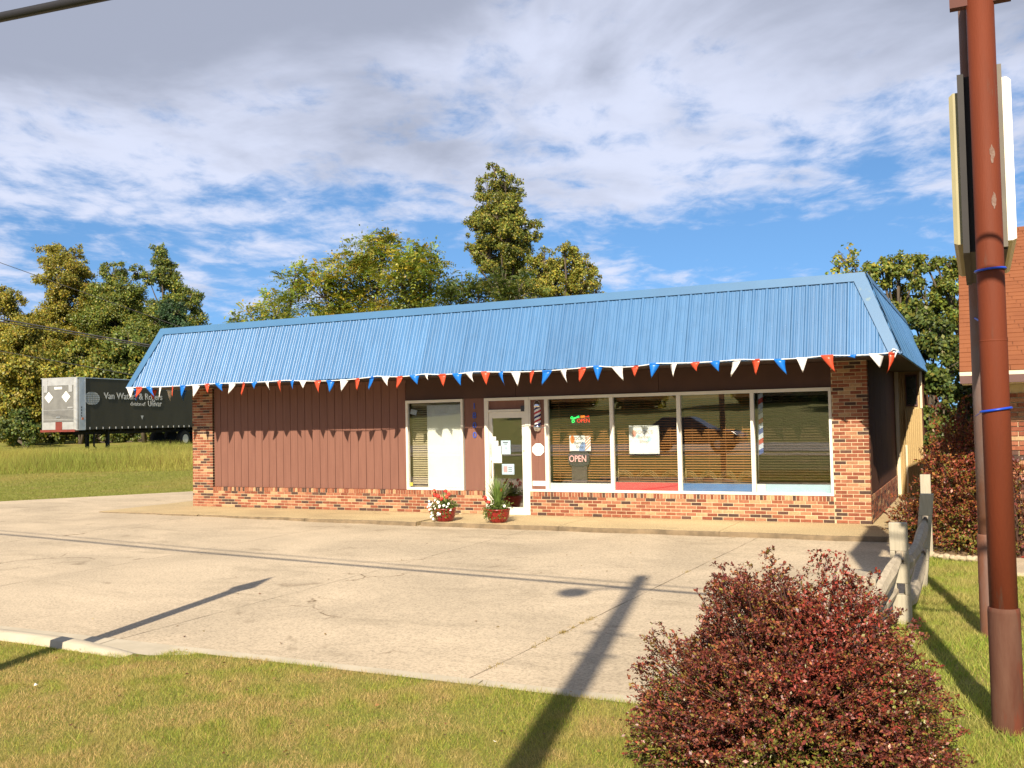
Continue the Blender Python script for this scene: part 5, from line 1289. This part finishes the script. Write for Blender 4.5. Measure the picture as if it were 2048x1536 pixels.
crown('deciduous_tree', TREES['L2'], tb_('L2'), 'olive green round topped tree between the golden one and the dark pointed one', 43, .14, GREENY, [4, 4, 2, 2, 1], group=Gl)
crown('deciduous_tree', TREES['L3'], tb_('L3'), 'dark pointed tree behind the trailer beside the roof end', 44, .14, GREENY, [4, 2, 1.5, 4, 1], group=Gl)
crown('evergreen_bush', TREES['D0'], tb_('D0'), 'dark blue green bush peeping over the left end of the blue roof', 45, .17, [(.03, .065, .03), (.045, .085, .035), (.06, .1, .04)], [1, 1, 1], 'bush', group=Gb)
crown('dark_bush', TREES['B0'], tb_('B0'), 'dark green bush at the meadow edge left of the trailer', 46, .17, DARKG, [4, 3, 2, 1], 'bush', dens=1.2, group=Gb)
crown('yellow_bush', TREES['B1'], tb_('B1'), 'yellow leaved bush beside the trailer rear door', 47, .19, GOLD, [4, 3, 2, 2, 1], 'bush', dens=1.2, group=Gb)
crown('yellow_bush', TREES['B2'], tb_('B2'), 'yellow green bush right behind the trailer roof near its rear end', 48, .19, GREENY, [3, 4, 4, 1, 3], 'bush', dens=1.2, group=Gb)
crown('dark_bush', TREES['B3'], tb_('B3'), 'shady olive bush behind the trailer near the blue roof', 49, .19, GREENY, [4, 3, 1, 4, 1], 'bush', dens=1.2, group=Gb)
crown('low_bush', TREES['B4'], tb_('B4'), 'low green bush seen underneath the trailer', 50, .16, DARKG, [2, 4, 3, 3], 'bush', dens=1.3, group=Gb)
crown('ailanthus_tree', TREES['M0'], tb_('M0'), 'feathery lime tree at the left end of the row behind the roof', 51, .21, LIMEY, [4, 3, 3, 1, 2], frond=True, group=Gm)
crown('ailanthus_tree', TREES['M1'], tb_('M1'), 'broad feathery yellow green tree with one tall tuft above the roof', 52, .21, LIMEY, [3, 4, 2, 3, 1], frond=True, dens=1.35, group=Gm)
crown('ailanthus_tree', TREES['M2'], tb_('M2'), 'feathery tree between the tall tufted one and the tallest tree', 53, .21, LIMEY, [4, 3, 3, 2, 2], frond=True, dens=1.35, group=Gm)
crown('ailanthus_tree', TREES['M3'], tb_('M3'), 'darker feathery tree at the foot of the tallest tree', 54, .20, [(.08, .11, .022), (.11, .135, .025), (.06, .085, .02), (.15, .15, .025)], [3, 3, 3, 1], frond=True, dens=1.3, group=Gm)
crown('deciduous_tree', TREES['T1'], tb_('T1'), 'tallest tree, slim and bronze green, rising over the roof middle', 55, .115, BRONZE, [4, 3, 3, 2, 1], dens=.95, loose=.36, group=Gm)
crown('deciduous_tree', TREES['T2'], tb_('T2'), 'golden tree at the right end of the row, beside the tallest', 56, .115, BRONZE, [3, 4, 1, 4, 1], dens=.85, loose=.37, group=Gm)
crown('deciduous_tree', TREES['R0'], tb_('R0'), 'thin pale tree top just above the right end of the roof ridge', 57, .12, LIMEY, [3, 4, 1, 3, 1], dens=.22, loose=.5, thick=.07, group=Gr)
crown('deciduous_tree', TREES['R1'], tb_('R1'), 'olive tree crown directly behind the right hip of the blue roof', 58, .105, GREENY, [3, 4, 2, 2, 2], dens=1.5, group=Gr)
crown('deciduous_tree', TREES['R2'], tb_('R2'), 'bushy olive tree left of the sign, above the vine thicket', 59, .105, GREENY, [4, 4, 2, 3, 1], dens=1.5, group=Gr)
crown('vine_thicket', TREES['R3'], tb_('R3'), 'vine covered thicket right of the roof hip', 60, .11, DARKG, [3, 4, 4, 2], 'bush', dens=1.9, group=Gr)
crown('vine_thicket', TREES['R4'], tb_('R4'), 'lower green thicket behind the cream addition and the barberry', 61, .105, DARKG, [3, 4, 4, 1], 'bush', dens=1.9, group=Gr)
crown('dark_bush', TREES['R5'], tb_('R5'), 'dark bush under the house eave between the sign pipes and the thicket', 62, .12, DARKG, [4, 3, 1, 1], 'bush', dens=1.2, group=Gr)
# across the road, seen only mirrored in the windows
random.seed(77)
for i, (x, y) in enumerate(((-62, -88), (-46, -96), (-31, -90), (-17, -98), (-3, -92), (12, -97), (28, -90), (-80, -98))):
    z0 = float(gh(x, y)); bl = [(x+random.uniform(-5, 5), y+random.uniform(-3, 3), z0+random.uniform(2, 9), random.uniform(2.4, 3.8)) for _ in range(8)]
    crown('roadside_tree', bl, (x, y), 'green tree on the bank across the road, seen only in the window reflections', 80+i, 1.2, GREENY, [4, 3, 1, 3, 1], dens=.8, group='trees across the road')

# ================================================================== grass
def blades(name, P, h, w, cols, lean, seed, flat=0.0):
    g = np.random.default_rng(seed); n = len(P); a = g.uniform(0, 6.283, n); ln = np.abs(g.normal(lean, lean*.6, n)); h = h*g.uniform(.45, 1.2, n)
    d = np.stack([np.cos(a), np.sin(a), a*0], 1); b = g.uniform(0, 6.283, n); s_ = np.stack([np.cos(b), np.sin(b), b*0], 1)*w*.5
    tip = P+d*(h*ln)[:, None]; tip[:, 2] += h*(1-flat)
    V = np.stack([P-s_*1.15, P+s_*1.15, tip], 1).reshape(-1, 3)
    o = link(name, np_mesh(name, V, 3, GRASSM, np.clip(cols, .004, .9))); return tag(o, kind='stuff')
def lawn_pts(n, x0, x1, y0, y1, seed):
    g = np.random.default_rng(seed); x = g.uniform(x0, x1, n); y = g.uniform(y0, y1, n); k = ~in_lot(x, y, -.02+.06*(vnoise(x, y, 6, 5)-.5)) & ~((x < -4.9) & (x > -9.7) & (y > -11.93)); return x[k], y[k], g
def lawn_cols(x, y, g, dryness=1.0):
    n = len(x); dry = np.clip((.40*vnoise(x, y, 1.6, 21)+.32*vnoise(x, y, 5.5, 22)+.28*vnoise(x, y, 15, 23)-.40+.10*np.clip(-12.3-y, -.7, .5))*4.5*dryness, 0, .95)[:, None]
    dry = np.where(g.random((n, 1)) < .12, 1-dry, dry)
    gcol = np.array([.27, .32, .055])*g.uniform(.45, 1.45, (n, 1)); dcol = np.array([.55, .39, .17])*g.uniform(.45, 1.35, (n, 1)); yel = np.array([.44, .39, .085])
    gcol = np.where((g.random((n, 1)) < .35), yel*g.uniform(.7, 1.2, (n, 1)), gcol); return gcol*(1-dry)+dcol*dry
x, y, g = lawn_pts(500000, -9.5, 2.6, -15.6, -11.53, 61)
P = np.stack([x, y, gh(x, y)-.004], 1); c = lawn_cols(x, y, g)
blades('lawn_grass', P, (.024+.022*vnoise(x, y, 5, 8)+.03*(g.random(len(x)) < .04)), .0029, c, .75, 62)
x, y, g = lawn_pts(200000, .96, 6.5, -12.2, -3.4, 63)
k = ~((y > -5.0) & (x > 1.93)) & ~((y > -3.75) & (x > .93)); x, y = x[k], y[k]
P = np.stack([x, y, gh(x, y)-.004], 1); c = lawn_cols(x, y, g, .42)
blades('side_grass', P, .045+.03*vnoise(x, y, 4, 8), .0048, c*np.array([.9, 1.02, .9]), .7, 64)
# brown leaves blown over the lawn and the lot
n = 900; lx = RNG.uniform(-9, 4.5, n); ly = RNG.uniform(-15, -2.2, n); keep = (~in_lot(lx, ly)) | (RNG.random(n) < .10); keep &= ~((ly > -4.9) & (lx > .9)); lx, ly = lx[keep], ly[keep]; n = len(lx)
lzv = np.where(in_lot(lx, ly), -.082, gh(lx, ly)+.03)
lc = palette(n, RNG, [(.28, .16, .06), (.20, .10, .04), (.38, .27, .10), (.16, .07, .03)], [1, 1, 1, 1])
ls = RNG.uniform(.018, .045, n)
tag(link('fallen_leaves', np_mesh('fallen_leaves', leaves(np.stack([lx, ly, lzv], 1), np.stack([RNG.normal(0, 1, n), RNG.normal(0, 1, n), RNG.normal(0, .12, n)], 1), np.array([0, 0, 1.])+RNG.normal(0, .3, (n, 3)), ls, ls*.7), 4, LEAF, lc)), kind='stuff')
# meadow: mown strip, then tall seeded grass in front of the trailer
def meadow(n, d0, d1, p0, p1, seed):
    g = np.random.default_rng(seed); d = np.sqrt(g.uniform(d0**2, d1**2, n)); px = g.uniform(p0, p1, n); l = (px-1024)/1926*d
    x = 1.79-.436*d+.90*l; y = -18.17+.90*d+.436*l; k = ~in_lot(x, y, .02*g.normal(0, 1, n)); return x[k], y[k], d[k], g
x, y, d, g = meadow(150000, 25.5, 40, -700, 520, 65)
c = (np.array([.22, .235, .05])*g.uniform(.65, 1.35, (len(x), 1)))*(1-.0)+0; dry = np.clip((vnoise(x, y, .5, 31)-.5)*2.0+np.clip((29-d)*.2, 0, .5), 0, .8)[:, None]
c = c*(1-dry)+np.array([.38, .29, .10])*dry*g.uniform(.7, 1.2, (len(x), 1))
blades('mown_grass', np.stack([x, y, gh(x, y)-.01], 1), .06, .012, c, .8, 66)
x, y, d, g = meadow(190000, 38.2, 50.5, -700, 560, 67)
t = vnoise(x, y, .55, 41)[:, None]; c = (np.array([.23, .275, .05])*(1-t)+np.array([.39, .36, .09])*t)*g.uniform(.6, 1.35, (len(x), 1))
red = g.random((len(x), 1)) < .10; c = np.where(red, np.array([.22, .11, .05]), c)
edge = np.clip((d-38.2)/1.6, .3, 1)
blades('tall_grass', np.stack([x, y, gh(x, y)-.02], 1), (.46+.28*vnoise(x, y, .9, 42))*edge, .013, c, .38, 68)

# ================================================================== wires, poles and a shadow-casting post outside the frame
CABLE = mat('black cable', (.015, .014, .016), None, 4, .6)
def wire(pts, r, label):
    A, B, sag = Vector(pts[0]), Vector(pts[1]), pts[2]
    p = [A.lerp(B, t)-Vector((0, 0, sag*4*t*(1-t))) for t in np.linspace(0, 1, 41)]
    tag(MB().tube(p, r, 6).build('overhead_wire', CABLE), label, 'wire', 'overhead wires')
def ext(a, b, t0, t1): A, B = Vector(a), Vector(b); return (A+(B-A)*t0, A+(B-A)*t1, 0)
wire(ext((-14.508, -13.220, 5.819), (-1.242, -13.390, 4.873), -1.3, 2.0), .014, 'thin strand lashed along the thick cable at the upper left corner')
wire(ext((-13.961, -13.436, 5.663), (-1.144, -13.580, 4.760), -1.3, 2.0), .034, 'thick black cable crossing the upper left corner of the sky')
wire(ext((-34.60, 8.39, 8.94), (-33.21, 9.08, 8.35), -8, 9), .014, 'thin wire high at the left edge beside the golden tree')
wire(ext((-34.68, 8.44, 6.60), (-28.93, 11.28, 5.34), -2, 3), .035, 'thick twin wire running from the left edge to the roof end')
wire(ext((-34.68, 8.42, 6.50), (-28.93, 11.28, 5.26), -2, 3), .02, 'companion strand just under the thick twin wire')
wire(ext((-34.72, 8.48, 5.27), (-30.27, 10.67, 4.27), -2, 3), .016, 'lowest thin wire crossing in front of the trees above the trailer')
UW = mat('utility pole wood', (.14, .10, .07), (.09, .065, .05), 3, .85, .4, 20, stretch=(6, 6, .6))
up_ = empty('utility_pole', (.56, -18.55, .35), 0, 'wooden utility pole with a street lamp, standing behind the photographer', 'utility pole')
MB().tube([(0, 0, -.5), (0, 0, 8.60)], [.135, .098], 16).build('pole', UW, up_)
MB().tube([(0, 0, 7.9), (-.25, -.15, 8.02), (-.48, -.38, 8.05)], .028, 8).build('lamp_arm', STEEL, up_)
MB().lathe([(.02, .12), (.10, .10), (.17, .03), (.20, -.03), (.17, -.13), (.10, -.2), (.02, -.22)], (-.60, -.50, 8.02), 18).build('lamp_head', STEEL, up_)
for z in (6.2, 5.6): MB().box(-.21, .21, -.02, .02, z, z+.03).build('step', STEEL, up_)
st = empty('pointed_post', (-5.77, -12.95, .0), 0, 'flat unseen post outside the left edge, shaped to cast the pointed shadow crossing the lot', 'post')
az_ = math.radians(SUN_AZ+4)
MB().box(-.085, .085, -.03, .03, -.3, 2.95).build('post', UW, st, rot=(0, 0, az_))
MB().add([(x, y, z) for y in (-.035, .035) for x, z in ((0, 3.70), (-.15, 3.12), (-.085, 2.951), (.085, 2.951), (.15, 3.12))], [(0, 1, 2, 3, 4), (5, 9, 8, 7, 6)]+[(i, 5+i, 5+(i+1) % 5, (i+1) % 5) for i in range(5)]).build('pointed_slab', UW, st, rot=(0, 0, az_))  # flat slab turned to the sun, its outline shaped for the cast shadow
# parked car mirrored in the panes
CARP = mat('dark car paint', (.02, .02, .024), None, 4, .12, spec=.8); CGL = mat('car glass', (.01, .012, .014), None, 4, .05, spec=.8)
car = empty('parked_car', (-9.6, -22.9, .42), 0, 'dark parked car seen only as a reflection in the shop panes', 'car')
def carbody():
    prof = [(-2.3, .35), (-2.35, .75), (-2.15, .98), (-1.1, 1.05), (1.0, 1.02), (2.0, .88), (2.3, .68), (2.3, .35)]
    m = MB(); hw = .88; n = len(prof)
    vs = [(x, -hw, z) for x, z in prof]+[(x, hw, z) for x, z in prof]
    m.add(vs, [tuple(range(n)), tuple(range(n, 2*n))[::-1]]+[(i, n+i, n+(i+1) % n, (i+1) % n) for i in range(n)])
    o = m.build('body', CARP, car); bevel(o, .07, 3); return o
body = carbody()
cab_ = MB().hexa([(-1.75, -.82, 1.02), (1.05, -.82, 1.02), (1.05, .82, 1.02), (-1.75, .82, 1.02), (-1.15, -.62, 1.48), (.25, -.62, 1.48), (.25, .62, 1.48), (-1.15, .62, 1.48)]).build('cabin', CGL, car); bevel(cab_, .06, 3)
rf = MB().hexa([(-1.2, -.64, 1.46), (.3, -.64, 1.46), (.3, .64, 1.46), (-1.2, .64, 1.46), (-1.05, -.56, 1.52), (.15, -.56, 1.52), (.15, .56, 1.52), (-1.05, .56, 1.52)]).build('roof', CARP, car); bevel(rf, .03, 2)
for x in (-1.4, 1.45):
    for y in (-.82, .82):
        w_ = MB().tube([(x, y-.1, .33), (x, y+.1, .33)], .33, 20).build('wheel', TYR, car); MB().tube([(x, y+.101*(1 if y > 0 else -1), .33), (x, y+.115*(1 if y > 0 else -1), .33)], .2, 14).build('rim', STEEL, w_)
for y in (-.6, .6): MB().box(2.26, 2.33, y-.2, y+.2, .62, .78).build('headlight', STEEL, car)
# scraps of litter
random.seed(6)
for (x, y, lb) in ((-3.02, -13.3, 'white scrap of litter on the lawn left of the barberry'), (-4.95, -12.95, 'crumpled white litter near the left end of the front lawn'), (-.35, -13.2, 'white scrap of paper on the grass in front of the barberry'), (-.98, -12.78, 'pale paper scrap at the lawn middle')):
    z = float(gh(x, y))+.03; vs = [(x+random.uniform(-.03, .03), y+random.uniform(-.02, .02), z+random.uniform(0, .02)) for _ in range(5)]
    tag(MB().add(vs, [(0, 1, 2), (1, 3, 2), (2, 3, 4)]).build('litter', PAPER), lb, 'litter')
